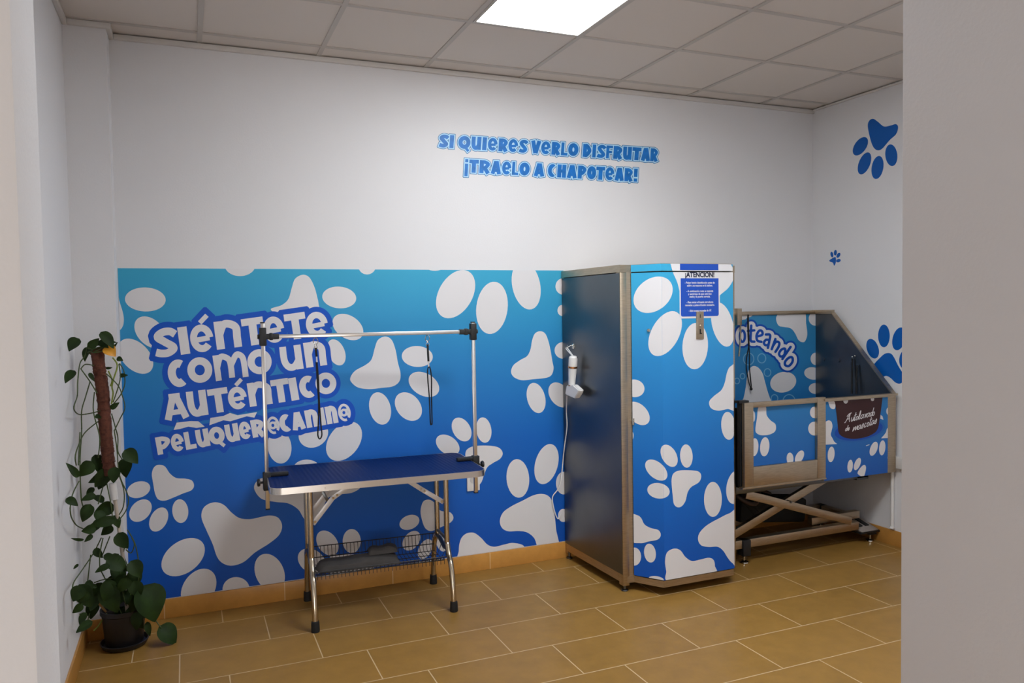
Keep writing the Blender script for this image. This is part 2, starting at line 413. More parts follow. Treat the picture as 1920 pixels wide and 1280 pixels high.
def letters(face, row, layers, t=.29):
    """row: (char, bottom-left px, bottom-right px, height px). layers: (mesh builder, growth relative to height, lift)"""
    acc = [[] for _ in layers]
    for i, (c, bl, br, h) in enumerate(row):
        dx, dy = br[0]-bl[0], br[1]-bl[1]; L = math.hypot(dx, dy); w = L/h
        ux, uy = dx/L, dy/L; vx, vy = uy, -ux
        tt = min(t, w*.46)
        S = glyph(c, w, tt)
        f = lambda p: (bl[0]+(p[0]*ux+p[1]*vx)*h, bl[1]+(p[0]*uy+p[1]*vy)*h)
        for j, (mb, grow, lift) in enumerate(layers):
            for pts, th, closed in S:
                for q in ribbon(pts, th+2*grow, closed): acc[j].append([f(p) for p in q])
                if grow > 0 and not closed:
                    for e, d in ((pts[0], pts[1]), (pts[-1], pts[-2])):       # square the ends off
                        l = math.hypot(e[0]-d[0], e[1]-d[1]) or 1; ex, ey = (e[0]-d[0])/l, (e[1]-d[1])/l; k = th/2+grow; c8 = grow*.35
                        acc[j].append([f((e[0]+ex*u-ey*v, e[1]+ey*u+ex*v)) for u, v in ((0, -k), (grow-c8, -k), (grow, -k+c8), (grow, k-c8), (grow-c8, k), (0, k))])
    for (mb, grow, lift), A in zip(layers, acc): face.union(mb, A, lift)
def row_px(Z, chars, base, slope, h):
    """chars: (char, x0, x1) in crop pixels along a sloping baseline base=(x,y)"""
    out = []
    for c, x0, x1 in chars:
        p = Z([(x0, base[1]+slope*(x0-base[0])), (x1, base[1]+slope*(x1-base[0]))]); k = Z([(0, 0), (1, 0)]); k = k[1][0]-k[0][0]
        out.append((c, p[0], p[1], h*k))
    return out

# ================================================================== THE ROOM
YF = CAM.y+1.15; YN = CAM.y+0.997            # the opening the camera looks through
XJL = -2.0738; XJR = -0.575
YB = -7.0
b = MB(); b.box((-3.0, YB, -.12), (XR+.1, .1, 0)); struct(b, 'floor', FLOORM)
b = MB(); b.box((-3.0, 0, 0), (XR+.1, .1, H+.2)); struct(b, 'wall_back', WALL)
b = MB(); b.box((XR, YF, 0), (XR+.1, 0, H+.2)); struct(b, 'wall_right', WALL)
b = MB(); b.box((XL-.1, YF, 0), (XL, 0, H+.2)); struct(b, 'wall_left', WALL)
b = MB(); b.box((XL, -.15, 0), (-2.2165, 0, H+.005)); struct(b, 'wall_column', WALL)
b = MB(); b.box((-3.0, YN, 0), (XJL, YF, H+.2), .004); struct(b, 'wall_opening_left', WALL)
b = MB(); b.box((XJR, YB, 0), (XJR+.25, YF, H+.2), .004); b.box((XJR+.24, YF-.15, 0), (XR+.1, YF, H+.2)); struct(b, 'wall_opening_right', WALL)
b = MB(); b.box((-3.1, YB, 0), (-3.0, YN, H+.2)); struct(b, 'wall_hall_left', WALL)
b = MB()
b.box((-3.0, YB-.1, 2.4), (XJR+.25, YB, H+.2)); b.box((-2.05, YB-.1, 0), (XJR+.25, YB, 2.4))
struct(b, 'wall_rear', WALL)
# suspended ceiling: 60 cm tiles dropped into T bars
b = MB()
x0g = -0.0; d1 = 0.1664
xs = [-3.0]+[round(.6*k, 4) for k in range(-5, 5) if -3.0 < .6*k < XR]+[XR+.1]
ys = [0.0, -d1]+[-d1-.6*k for k in range(1, 12)]+[YB-.1]
xs = [-3.05] + [.6*k for k in range(-4, 4)] + [XR+.1]
lit = []
for i in range(len(xs)-1):
    for j in range(len(ys)-1):
        if any(abs(xs[i]-.6*c) < .01 and abs(ys[j]+d1+.6*r) < .01 for c, r, _ in PANELS if _ > 0): continue       # a light panel sits here
        b.box((xs[i], ys[j+1], H+.006), (xs[i+1], ys[j], H+.02))
b.box((-3.1, YB-.1, H+.12), (XR+.1, .1, H+.2))
b.mi = 1
for x in xs[1:-1]: b.box((x-.012, YB, H), (x+.012, 0, H+.006))
for y in ys[1:-1]: b.box((-3.0, y-.012, H+.0005), (XR, y+.012, H+.0062))
struct(b, 'ceiling', [CEIL, TBAR])
# stepped perimeter trim under the ceiling
TZ = .026
def trim(n, lo, hi):
    b = MB(); b.box(lo, hi, .003); struct(b, 'trim_%d' % n, TRIM)
trim(1, (-2.1945, -.022, H-TZ), (XR-.0005, -.0002, H-.0003)); trim(2, (XL+.0222, -.172, H-TZ), (-2.1945, -.1502, H-.0003)); trim(3, (-2.2163, -.15, H-TZ), (-2.1947, -.0002, H-.0003))
trim(4, (XR-.022, YF+.001, H-.012), (XR-.0002, -.0225, H-.0003)); trim(5, (XL+.0002, YF+.001, H-TZ), (XL+.022, -.1502, H-.0003))
# tiled skirting
def skirt(name, lo, hi, m):
    b = MB(); b.box(lo, hi, .0015); struct(b, name, m)
skirt('baseboard_back', (-2.2055, -.010, 0), (XR, 0, .100), BASEM)
skirt('baseboard_right', (XR-.010, YF, 0), (XR, -.010, .100), BASEY)
skirt('baseboard_left', (XL, YF, 0), (XL+.010, -.15, .100), BASEY)
skirt('baseboard_column', (XL+.010, -.160, 0), (-2.2055, -.150, .100), BASEM)
# frame of an unseen glazed door, added to go with the rear fill
b = MB()
for lo, hi in (((-3.0, YB-.08, 0), (-2.95, YB-.02, 2.4)), ((-2.1, YB-.08, 0), (-2.05, YB-.02, 2.4)), ((-2.95, YB-.08, 0), (-2.1, YB-.02, .05)), ((-2.95, YB-.08, 2.35), (-2.1, YB-.02, 2.4)), ((-2.95, YB-.08, 1.15), (-2.1, YB-.02, 1.2))): b.box(lo, hi, .004)
struct(b, 'added_door_frame', WPL)
# LED panels: one in view, two added out of view for their light
def led(x0, y0, m, label):
    t = thing('ceiling_light', (x0+.3, y0+.3, H), label, 'ceiling light')
    b = MB(); w = .026
    for lo, hi in (((x0+.012, y0+.012), (x0+.588, y0+w)), ((x0+.012, y0+.6-w), (x0+.588, y0+.588)), ((x0+.012, y0+w), (x0+w, y0+.6-w)), ((x0+.6-w, y0+w), (x0+.588, y0+.6-w))):
        b.box((lo[0], lo[1], H-.004), (hi[0], hi[1], H+.02))
    b.build('frame', TBAR, t)
    b = MB(); b.box((x0+w-.002, y0+w-.002, H-.001), (x0+.602-w, y0+.602-w, H+.015)); b.build('diffuser', m, t)
    return t
PANEL_LABELS = ['square white LED panel glowing in the tiled ceiling over the grooming table', 'left of the two added unseen LED panels nearest the opening', 'right of the two added unseen LED panels nearest the opening']
for i, (c, r, st) in enumerate(PANELS):
    if st > 0: led(.6*c, -d1-.6*(r+1), emit_mat('led_panel', LED_COLOUR, st), PANEL_LABELS[i])

# ================================================================== WALL MURAL
mural = thing('wall_mural', (-1.0, 0, .1), 'large blue vinyl mural with white paw prints and slanted slogan on the back wall', 'mural')
MF = Face((0, 0, 0), (1, 0, 0), (0, -1, 0), -2.2135, .27, .1035, 1.803)
b = MB(); b.box((-2.2135, -.0015, .1035), (.27, 0, 1.803)); b.mi = 1
Z4 = zm(200, 490, .3125); Z3 = zm(440, 560, .2968); Z5 = zm(680, 490, .211); Z6 = zm(640, 740, .26565); Z7 = zm(200, 840, .24215); Z8 = zm(440, 820, .3125)
def dec(Z, poly): MF.decal(b, Z(poly), .0021)
def E_(Z, *a): dec(Z, ell(*a))
def P_(Z, pts): dec(Z, crom(pts, 8, True))
E_(Z4, 232, 228, 122, 72, 2); E_(Z4, 262, 425, 112, 76, 45); E_(Z4, 174, 568, 126, 80, 45)
P_(Z4, [(20, 160), (64, 175), (76, 235), (97, 305), (103, 352), (96, 390), (72, 415), (20, 415)])
E_(Z4, 800, 22, 92, 66, 0); E_(Z4, 1562, 28, 52, 50, 0)
P_(Z4, [(985, 290), (1050, 262), (1090, 225), (1110, 160), (1130, 105), (1175, 80), (1215, 95), (1245, 150), (1262, 210), (1272, 260), (1275, 330), (1100, 345)])
E_(Z4, 1395, 216, 102, 65, 5); E_(Z4, 1447, 393, 101, 68, 33); E_(Z4, 1378, 545, 82, 50, 68)
E_(Z4, 1037, 1110, 102, 71, 82); E_(Z4, 1240, 1035, 92, 78, -30); E_(Z4, 1424, 1078, 132, 90, -52); E_(Z4, 1262, 905, 48, 50, 0)
P_(Z3, [(730, 500), (760, 455), (830, 415), (865, 380), (885, 310), (905, 260), (950, 238), (990, 258), (1015, 320), (1030, 400), (1047, 470), (1040, 520), (1000, 552), (930, 562), (850, 570), (780, 560), (740, 530)])
E_(Z3, 1153, 364, 98, 66, 3); E_(Z3, 1195, 540, 104, 70, 30); E_(Z3, 1097, 680, 100, 74, 50); E_(Z3, 918, 692, 104, 67, 76)
E_(Z5, 825, 290, 232, 150, -60); E_(Z5, 1148, 412, 233, 139, 97); E_(Z5, 1452, 212, 218, 124, 78)
P_(Z5, [(1318, 970), (1340, 920), (1400, 875), (1460, 840), (1490, 780), (1505, 700), (1530, 640), (1575, 620), (1620, 640), (1650, 710), (1670, 800), (1685, 890), (1695, 950), (1675, 1010), (1620, 1035), (1520, 1045), (1420, 1055), (1355, 1035), (1325, 1005)])
E_(Z5, 1790, 222, 78, 76, 0); E_(Z5, 1776, 435, 46, 50, 0); E_(Z5, 1782, 790, 78, 74, 0); E_(Z5, 640, 45, 80, 38, 0)
E_(Z5, 1540, 1212, 137, 80, 76); E_(Z5, 1748, 1185, 122, 85, 55)
E_(Z6, 848, 244, 90, 62, 60); E_(Z6, 1005, 248, 90, 53, 82); E_(Z6, 750, 353, 92, 62, 35)
P_(Z6, [(875, 412), (898, 376), (950, 360), (1040, 358), (1110, 372), (1138, 410), (1120, 450), (1070, 480), (1030, 510), (1008, 560), (985, 620), (945, 650), (905, 630), (890, 580), (882, 500)])
E_(Z6, 1245, 589, 136, 80, 86); E_(Z6, 1447, 488, 145, 80, 105); E_(Z6, 1568, 622, 80, 54, 90); E_(Z6, 1565, 850, 46, 36, 90)
P_(Z6, [(1118, 890), (1140, 830), (1200, 785), (1280, 745), (1350, 710), (1410, 698), (1460, 713), (1490, 760), (1505, 850), (1515, 950), (1530, 1080), (1400, 1085), (1360, 1010), (1310, 970), (1250, 960), (1180, 962), (1135, 940)])
P_(Z6, [(828, 1100), (835, 1040), (855, 998), (892, 974), (938, 974), (985, 1008), (1030, 1055), (1080, 1071), (1150, 1055), (1215, 1044), (1290, 1070), (1280, 1160), (1000, 1180), (830, 1170)])
P_(Z8, [(1115, 440), (1130, 385), (1165, 372), (1200, 392), (1235, 438), (1290, 447), (1312, 480), (1290, 512), (1230, 540), (1180, 560), (1145, 545), (1125, 500)])
E_(Z8, 1048, 508, 62, 42, -22); E_(Z8, 1060, 618, 66, 45, -52); E_(Z8, 1143, 668, 64, 38, -62); E_(Z8, 1240, 626, 58, 32, 75)
E_(Z8, 702, 620, 72, 54, 90); E_(Z8, 556, 632, 82, 58, 55); E_(Z8, 462, 740, 90, 68, 35); E_(Z8, 432, 190, 82, 58, 0)
dec(Z8, [(572, 700), (833, 700), (836, 775), (832, 850), (575, 850)])
P_(Z8, [(118, 310), (130, 265), (180, 240), (300, 250), (420, 255), (560, 262), (700, 270), (755, 295), (705, 330), (620, 342), (560, 362), (530, 420), (500, 468), (440, 512), (412, 480), (380, 430), (320, 394), (240, 385), (160, 366)])
P_(Z7, [(350, 200), (365, 150), (400, 128), (450, 140), (490, 195), (540, 230), (610, 235), (660, 250), (676, 290), (655, 325), (590, 350), (520, 380), (450, 405), (400, 395), (375, 350), (360, 270)])
E_(Z7, 248, 320, 92, 62, -18); E_(Z7, 262, 482, 100, 72, -45); E_(Z7, 403, 551, 100, 65, -62); E_(Z7, 570, 486, 92, 62, 85)
P_(Z7, [(735, 540), (745, 470), (790, 430), (850, 418), (910, 440), (970, 500), (1030, 540), (1110, 548), (1200, 530), (1270, 520), (1330, 540), (1358, 600), (1335, 670), (1260, 735), (1150, 805), (1060, 880), (970, 908), (900, 890), (855, 840), (820, 740), (775, 640)])
E_(Z7, 592, 842, 188, 122, -36); E_(Z7, 712, 1085, 168, 120, -55); E_(Z7, 1002, 1092, 105, 96, 0); E_(Z7, 1262, 962, 152, 110, 66)
b.build('mural_sheet', [MURAL, WHITE], mural, keepn=True)
H4 = .3125
def R4(rows): return [(c, Z4([p])[0], Z4([q])[0], h*H4) for c, p, q, h in rows]
L1 = R4([('S', (296, 580), (434, 562), 172), ('I', (446, 560), (502, 552), 165), ('é', (512, 552), (650, 534), 166), ('n', (662, 530), (814, 510), 168), ('T', (826, 510), (956, 492), 164), ('e', (952, 496), (1076, 478), 158), ('T', (1082, 474), (1208, 456), 156), ('e', (1206, 462), (1336, 444), 152)])
L2 = R4([('C', (380, 762), (500, 744), 166), ('o', (496, 738), (644, 716), 154), ('m', (656, 718), (852, 690), 154), ('o', (856, 686), (1000, 664), 150), ('u', (1054, 660), (1182, 642), 146), ('n', (1198, 638), (1324, 620), 150)])
L3 = R4([('A', (350, 954), (497, 934), 154), ('U', (494, 934), (612, 918), 152), ('T', (622, 914), (742, 896), 146), ('é', (738, 894), (850, 878), 136), ('n', (860, 872), (998, 852), 142), ('T', (1000, 852), (1106, 836), 140), ('I', (1110, 836), (1156, 828), 136), ('C', (1166, 826), (1266, 810), 134), ('O', (1262, 804), (1386, 786), 130)])
L4 = row_px(Z4, [('P', 308, 396), ('e', 396, 472), ('L', 478, 542), ('u', 546, 624), ('Q', 622, 716), ('u', 722, 802), ('e', 804, 874), ('R', 878, 956), ('@', 972, 1046), ('C', 1046, 1118), ('A', 1118, 1196), ('n', 1202, 1276), ('I', 1288, 1318), ('n', 1324, 1392), ('@', 1398, 1472)], (310, 1160), -.18, 106)
bo = MB()
letters(MF, L1+L2+L3, [(bo, .2, .0026)]); letters(MF, L4, [(bo, .27, .0029)])
bo.build('lettering_outline', ROYAL, mural, 'royal blue outline of the slogan', keepn=True)
bw = MB()
letters(MF, L1+L2+L3, [(bw, 0, .0034)]); letters(MF, L4, [(bw, 0, .0034)], .31)
for pts in ([(402, 1010), (420, 966), (500, 957), (550, 958), (588, 990), (540, 998), (490, 990), (440, 1004)], [(616, 982), (622, 938), (700, 926), (740, 908), (785, 922), (902, 903), (886, 936), (840, 928), (742, 958), (700, 952)]):
    MF.decal(bw, Z4(pts), .0034)
bw.build('lettering', WHITE, mural, 'slanted white slogan lettering', keepn=True)

# slogan high on the wall
slog = thing('slogan_decal', (.2, 0, 2.35), 'two-line blue slogan sticker lettered high on the white back wall', 'wall lettering')
SF = Face((0, 0, 0), (1, 0, 0), (0, -1, 0), -3, 3, 0, 3)
ZS = zm(800, 230, .234375)
S1 = row_px(ZS, [('S', 96, 170), ('I', 180, 213), ('Q', 250, 346), ('u', 354, 432), ('I', 442, 476), ('e', 486, 562), ('R', 572, 646), ('e', 650, 726), ('S', 736, 802), ('V', 830, 908), ('e', 912, 986), ('R', 996, 1066), ('L', 1072, 1124), ('O', 1128, 1210), ('D', 1246, 1314), ('I', 1322, 1350), ('S', 1360, 1426), ('F', 1432, 1484), ('R', 1490, 1562), ('u', 1566, 1636), ('T', 1640, 1712), ('A', 1712, 1784), ('R', 1786, 1846)], (96, 196), .066, 103)
S2 = row_px(ZS, [('¡', 302, 328), ('T', 336, 412), ('R', 420, 504), ('A', 512, 592), ('e', 600, 672), ('L', 680, 730), ('O', 738, 820), ('A', 856, 938), ('C', 966, 1034), ('H', 1042, 1112), ('A', 1120, 1198), ('P', 1206, 1276), ('O', 1280, 1352), ('T', 1352, 1422), ('e', 1426, 1496), ('A', 1502, 1574), ('R', 1580, 1646), ('!', 1654, 1682)], (370, 400), .055, 104)
for nm, rw in (('upper_line', S1), ('lower_line', S2)):
    b = MB(); letters(SF, rw, [(b, .12, .0006)], .32); b.mi = 1; letters(SF, rw, [(b, .078, .0012)], .32); b.mi = 2; letters(SF, rw, [(b, .0, .0018)], .32)
    b.build(nm, [SLOGD, SLOGL, SLOGB], slog, keepn=True)

# paw stickers on the right wall
def paw(label, polys, Z):
    f = Face((XR, 0, 0), (0, -1, 0), (-1, 0, 0), 0, 3, 0, 3); b = MB()
    for p in polys: f.decal(b, Z(p), .0008)
    o = b.build('paw_decal', PAWB, keepn=True)
    return tag(o, label, 'wall sticker', 'blue paw stickers on the right wall')
ZR = zm(1500, 180, .4375); ZT = zm(1520, 560, .15625)
ZU = zm(1220, 0, .36458)
paw('blue paw sticker upside down at the top of the right wall', [crom([(1117, 650), (1125, 620), (1145, 611), (1168, 625), (1200, 650), (1235, 645), (1262, 638), (1273, 655), (1262, 690), (1230, 720), (1190, 765), (1165, 772), (1145, 755), (1130, 715)], 8, True),
    ell(1079, 752, 54, 30, -55), ell(1100, 840, 60, 29, -68), ell(1167, 861, 60, 30, -80), ell(1238, 798, 56, 31, 84)], ZU)
paw('smallest blue paw sticker at mid height on the right wall', [crom([(126, 704), (140, 694), (152, 690), (155, 702), (153, 716), (147, 727), (141, 714), (130, 710)], 8, True),
    ell(137, 679, 12, 6, 80), ell(152, 671, 12, 6.5, 95), ell(165, 682, 12, 7, 120), ell(165, 705, 10, 7, -20)], ZR)
paw('large blue paw sticker behind the sloping steel side of the dog bath', [crom([(755, 800), (840, 700), (900, 655), (960, 655), (1000, 700), (1050, 800), (1110, 900), (1130, 960), (1080, 1015), (1020, 1005), (960, 950), (910, 925), (850, 935), (790, 880)], 8, True),
    ell(745, 598, 122, 70, 72), ell(880, 445, 136, 70, 90), ell(1060, 480, 140, 76, 104), ell(1140, 720, 120, 75, 100)], ZT)

# ================================================================== POWER POINTS
def socket(px, Y, x0, x1, z0, z1, label):
    t = thing('wall_socket', ((x0+x1)/2, Y, z0), label, 'socket')
    b = MB(); b.box((x0, Y-.012, z0), (x1, Y, z1), .003); b.build('plate', WPL, t)
    b = MB(); c = ((x0+x1)/2, Y-.0125, (z0+z1)/2); b.lathe([(.022, 0), (.022, .001), (.018, -.003), (0.0001, -.003)], c, 20, Matrix.Rotation(math.radians(90), 3, 'X')); b.build('receptacle', mat('socket_shade', rgb(205, 203, 201), .4), t)
p0 = at_y(876, 921, -.01); p1 = at_y(899, 890, -.01)
socket(None, -.002, p0.x, p1.x, p0.z, p1.z+.04, 'white wall socket behind the right post of the grooming table')

# ================================================================== GROOMING TABLE
TT = .742; TH = math.radians(-3.2); TC = Vector((-1.022, -.338, 0))
ux = Vector((math.cos(TH), math.sin(TH), 0)); uy = Vector((-math.sin(TH), math.cos(TH), 0))
def T(x, y, z): return TC+ux*x+uy*y+Vector((0, 0, z))
table = thing('grooming_table', TC, 'folding grooming table with blue ribbed top and overhead bar, against the mural', 'table')
TL, TW = 1.07, .565
def rrect(hx, hy, r, n=8):
    o = []
    for cx, cy, a0 in ((hx-r, hy-r, 0), (-hx+r, hy-r, 90), (-hx+r, -hy+r, 180), (hx-r, -hy+r, 270)):
        for k in range(n+1):
            a = math.radians(a0+90*k/n); o.append((cx+r*math.cos(a), cy+r*math.sin(a)))
    return o
b = MB(); b.prism([T(x, y, TT-.016) for x, y in rrect(TL/2-.004, TW/2-.004, .056)], (0, 0, .017)); b.build('tabletop', TABLEM, table, 'blue ribbed rubber surface')
b = MB()
for z0, z1, g in ((TT-.030, TT-.001, 0),):
    o_ = rrect(TL/2, TW/2, .06); i_ = rrect(TL/2-.006, TW/2-.006, .054); n = len(o_)
    vo0 = [b.bm.verts.new(T(x, y, z0)) for x, y in o_]; vo1 = [b.bm.verts.new(T(x, y, z1+.002)) for x, y in o_]
    vi0 = [b.bm.verts.new(T(x, y, z0)) for x, y in i_]; vi1 = [b.bm.verts.new(T(x, y, z1+.002)) for x, y in i_]
    for k in range(n):
        q = (k+1) % n
        for A, B in ((vo0, vo1), (vo1, vi1), (vi1, vi0), (vi0, vo0)): b.bm.faces.new((A[k], A[q], B[q], B[k]))
for x in (-.28, 0, .28):
    b.cyl(T(x, -TW/2-.002, TT-.014), T(x, -TW/2+.004, TT-.014), .005, seg=10)
b.build('edge_trim', ALU, table, 'bright aluminium edging')
b = MB(); b.prism([T(x, y, TT-.022) for x, y in rrect(TL/2-.008, TW/2-.008, .05)], (0, 0, .006)); b.build('underside_board', mat('board_grey', rgb(120, 116, 112), .7), table)
LEGX = {-1: -.335, 1: .368}
LYB = .035     # leg frame sits slightly toward the wall
for sx in (-1, 1):
    X = LEGX[sx]
    for sy in (-1, 1):
        yt = sy*.105+LYB; yf = sy*.222+LYB
        pts = [(X, yt, TT-.024), (X, yt, .36), (X, yt+sy*.006, .325), (X, yt+sy*.035, .275), (X, yt+sy*.072, .235), (X, yt+sy*.09, .19), (X, yf-sy*.006, .10), (X, yf, .012)]
        if sy == 1: pts = [(X, yt, TT-.024), (X, yt, .36), (X, yt+.004, .33), (X, yt+.034, .305), (X, yt+.070, .27), (X, yt+.085, .22), (X, yf-.005, .10), (X, yf, .012)]
        p3 = crom([tuple(T(*p)) for p in pts], 6)
        b = MB(); b.tube(p3, .0145, 14); leg = b.build('leg', LEGM, table)
        b = MB(); f0 = T(X, yf+sy*.001, 0); b.lathe([(.020, 0), (.021, .004), (.020, .04), (.0185, .052), (.0146, .053)], f0, 18); b.build('rubber_foot', RUBBER, leg, 'black rubber foot')
    b = MB(); b.tube([T(X, .105+LYB+.03, .31), T(X, .08, .315), T(X, -.02, .29), T(X, -.105+LYB-.012, .30)], .011, 10); b.tube([T(X, -.105+LYB, .345), T(X, .105+LYB, .345)], .008, 8)
    b.build('crossbar', STEELD, table)
# folding braces
def flat(b, p, q, w, th=.003): b.beam(p, q, th, w, bev=.0008)
def brace(X, sx, y):
    b = MB()
    a0 = T(X-sx*.012, y, .50 if sx < 0 else .545); a1 = T(X-sx*.115, y, .625 if sx < 0 else .615); a2 = T(X-sx*.255, y, TT-.026)
    b.beam(a0, a1, .004, .022, uy.cross(Vector((0, 0, 1))), .001) if False else flat(b, a0, a1, .024)
    flat(b, a1+uy*-.004, a2+uy*-.004, .024)
    br = b.build('folding_brace', BRACE, table)
    for q in (a1, a1+(a2-a1)*.14, a0+(a1-a0)*.1): b = MB(); b.cyl(q+uy*-.010, q+uy*.004, .006, seg=10); b.build('rivet', CHROME, br)
brace(LEGX[-1], -1, -.06); brace(LEGX[-1], -1, .13); brace(LEGX[1], 1, -.06)
b = MB(); flat(b, T(LEGX[-1]+.075, .05, .635), T(LEGX[-1]+.105, .05, .575), .016); b.build('latch_lever', STEELD, table)
# wire basket shelf under the table
bk = MB()
BX0, BX1, BY0, BY1, BZ0, BZ1 = -.325, .36, -.10+LYB-.03, .12+LYB, .236, .322
BZF = .262    # the front edge is lower than the back
def W_(pts, r=.0022): bk.tube([T(*p) for p in pts], r, 6)
for z, zf, e in ((BZ1, BZF, 0.0), (BZ0+.03, BZ0+.006, .012)):
    bk.tube([T(x, y, q) for x, y, q in ((BX0+e, BY0+e, zf), (BX1-e, BY0+e, zf), (BX1-e, BY1-e, z), (BX0+e, BY1-e, z))], .003, 6, closed=True)
for k in range(34):
    x = BX0+.015+(BX1-BX0-.03)*k/33
    W_([(x, BY0-.004, BZ0-.012), (x, BY0, BZF), (x, BY0+.012, BZ0+.008), (x, BY0+.028, BZ0), (x, BY1-.028, BZ0), (x, BY1-.012, BZ0+.02), (x, BY1, BZ1)], .0016)
for y in (BY0+.05, (BY0+BY1)/2, BY1-.05): zz = BZF+(BZ1-BZF)*(y-BY0)/(BY1-BY0); W_([(BX0, y, zz), (BX0+.02, y, BZ0+.002), (BX1-.02, y, BZ0+.002), (BX1, y, zz)], .0022)
for sx, xx in ((-1, BX0), (1, BX1)):
    for y in (BY0+.02, BY1-.02): W_([(xx, y, BZF if y < .03 else BZ1), (xx+sx*.012, y, BZ1+.012), (xx+sx*.016, y, BZ1-.02)], .003)
bk.build('wire_basket', WIRE, table)
# arm: two square posts clamped to the short ends, bar on top
pL = Vector((-1.5555, -.292, 0)); pR = Vector((-.4655, -.362, 0))
for P, sgn, zb, zt in ((pL, 1, .583, 1.517), (pR, -1, .566, 1.497)):
    b = MB(); b.box((P.x-.0095, P.y-.0095, zb), (P.x+.0095, P.y+.0095, zt), .002); post = b.build('arm_post', ALU, table, 'square aluminium post')
    b = MB(); b.box((P.x-.0105, P.y-.0105, zt-.001), (P.x+.0105, P.y+.0105, zt+.005), .001); b.build('end_cap', BLACK, post); b = MB(); b.box((P.x-.0105, P.y-.0105, zb-.005), (P.x+.0105, P.y+.0105, zb+.001), .001); b.build('end_cap', BLACK, post)
    e = ux*sgn
    b = MB()
    b.box((P.x-.019, P.y-.019, TT-.065), (P.x+.019, P.y+.019, TT+.026), .004)
    b.beam(P+Vector((0, 0, TT+.012))-e*.006, P+Vector((0, 0, TT+.012))+e*.105, .03, .02, bev=.004)
    b.beam(P+Vector((0, 0, TT-.052))-e*.006, P+Vector((0, 0, TT-.052))+e*.04, .03, .018, bev=.004)
    b.cyl(P+Vector((0, 0, TT-.05))+e*.03, P+Vector((0, 0, TT-.031))+e*.03, .009)
    cl = b.build('clamp', BLACK, post, 'black plastic clamp')
    b = MB(); b.cyl(P+Vector((0, 0, TT-.025))-e*.012, P+Vector((0, 0, TT-.025))-e*.032, .006); c = P+Vector((0, 0, TT-.025))-e*.04
    b.lathe([(.010, -.008), (.018, -.006), (.020, 0), (.018, .006), (.010, .008)], c, 8, Matrix.Rotation(math.radians(90), 3, 'Y')); 
    b.bm.verts.ensure_lookup_table(); b.build('clamp_knob', BLACK, table)
BZ = 1.449
dL = pL+Vector((0, 0, BZ)); dR = pR+Vector((0, 0, BZ-.001)); dd = (dR-dL).normalized()
b = MB(); b.beam(dL+dd*.06, dR-dd*.055, .019, .019, bev=.002); b.build('top_bar', ALU, table, 'horizontal aluminium bar')
for P, sgn in ((dL, 1), (dR, -1)):
    b = MB(); b.box((P.x-.0165, P.y-.0165, P.z-.045), (P.x+.0165, P.y+.0165, P.z+.045), .003)
    b.beam(P, P+dd*sgn*.078, .028, .028, bev=.004); b.beam(P+dd*sgn*.03, P+dd*sgn*.05, .034, .036, bev=.006)
    b.cyl(P-dd*sgn*.014, P-dd*sgn*.026, .014, .011, 8)
    b.build('tee_joint', BLACK, table, 'black plastic corner joint')

# leashes on the bar
def leash(px, low, mid, label, open_top):
    k = (at_y(px, 640, -.33).x-dL.x)/(dR.x-dL.x); P = dL+(dR-dL)*k+Vector((0, 0, -.0165))
    t = thing('grooming_leash', P, label, 'leash', 'loop leashes on the table bar')
    X, Y, Z = P.x, P.y, P.z
    b = MB(); b.tube([(X+.012*math.cos(a), Y+.003*math.sin(2*a), Z+.004-.016+.016*math.sin(a)) for a in [2*math.pi*i/16 for i in range(16)]], .0022, 6, closed=True)
    b.cyl((X, Y, Z-.026), (X, Y, Z-.036), .0055); b.tube([(X+.008*math.cos(a), Y, Z-.046+.010*math.sin(a)) for a in [2*math.pi*i/14 for i in range(14)]], .0018, 6, closed=True)
    b.build('snap_hook', CHROME, t, 'chrome snap hook')
    z1 = Z-.052; z2 = z1-mid; z3 = Z-low
    b = MB(); b.beam((X, Y, z1+.006), (X+.003, Y, z2), .004, .011, (1, 0, 0), .001); b.build('strap', CORD, t)
    b = MB(); b.cyl((X+.003, Y, z2), (X+.004, Y, z2-.028), .0045); b.build('slider', ALU, t, 'pale metal slider')
    s = .004
    if open_top: path = [(X+s, Y, z2-.026), (X-.007+s, Y, z2-.05), (X-.006+s, Y, z2-.11), (X+s, Y, z2-.2), (X+.003+s, Y, z3+.01), (X+.008+s, Y, z3), (X+.012+s, Y, z3+.012), (X+.012+s, Y+.002, z2-.2), (X+.014+s, Y+.001, z2-.10), (X+.010+s, Y, z2-.05), (X+.003+s, Y, z2-.026)]
    else: path = [(X, Y, z2-.026), (X+.003, Y, z2-.12), (X+.007, Y, z2-.24), (X+.002, Y, z3+.07), (X-.001, Y, z3+.02), (X+.008, Y, z3), (X+.019, Y, z3+.02), (X+.016, Y, z3+.07), (X+.011, Y+.001, z2-.24), (X+.009, Y+.001, z2-.12), (X+.004, Y, z2-.026)]
    b = MB(); b.tube(crom(path, 6), .0036, 8); b.build('loop', CORD, t)
leash(593, .515, .04, 'left black leash on the table bar, its loop open at the bottom', False)
leash(800, .475, .085, 'right black leash on the table bar, its loop open near the top', True)

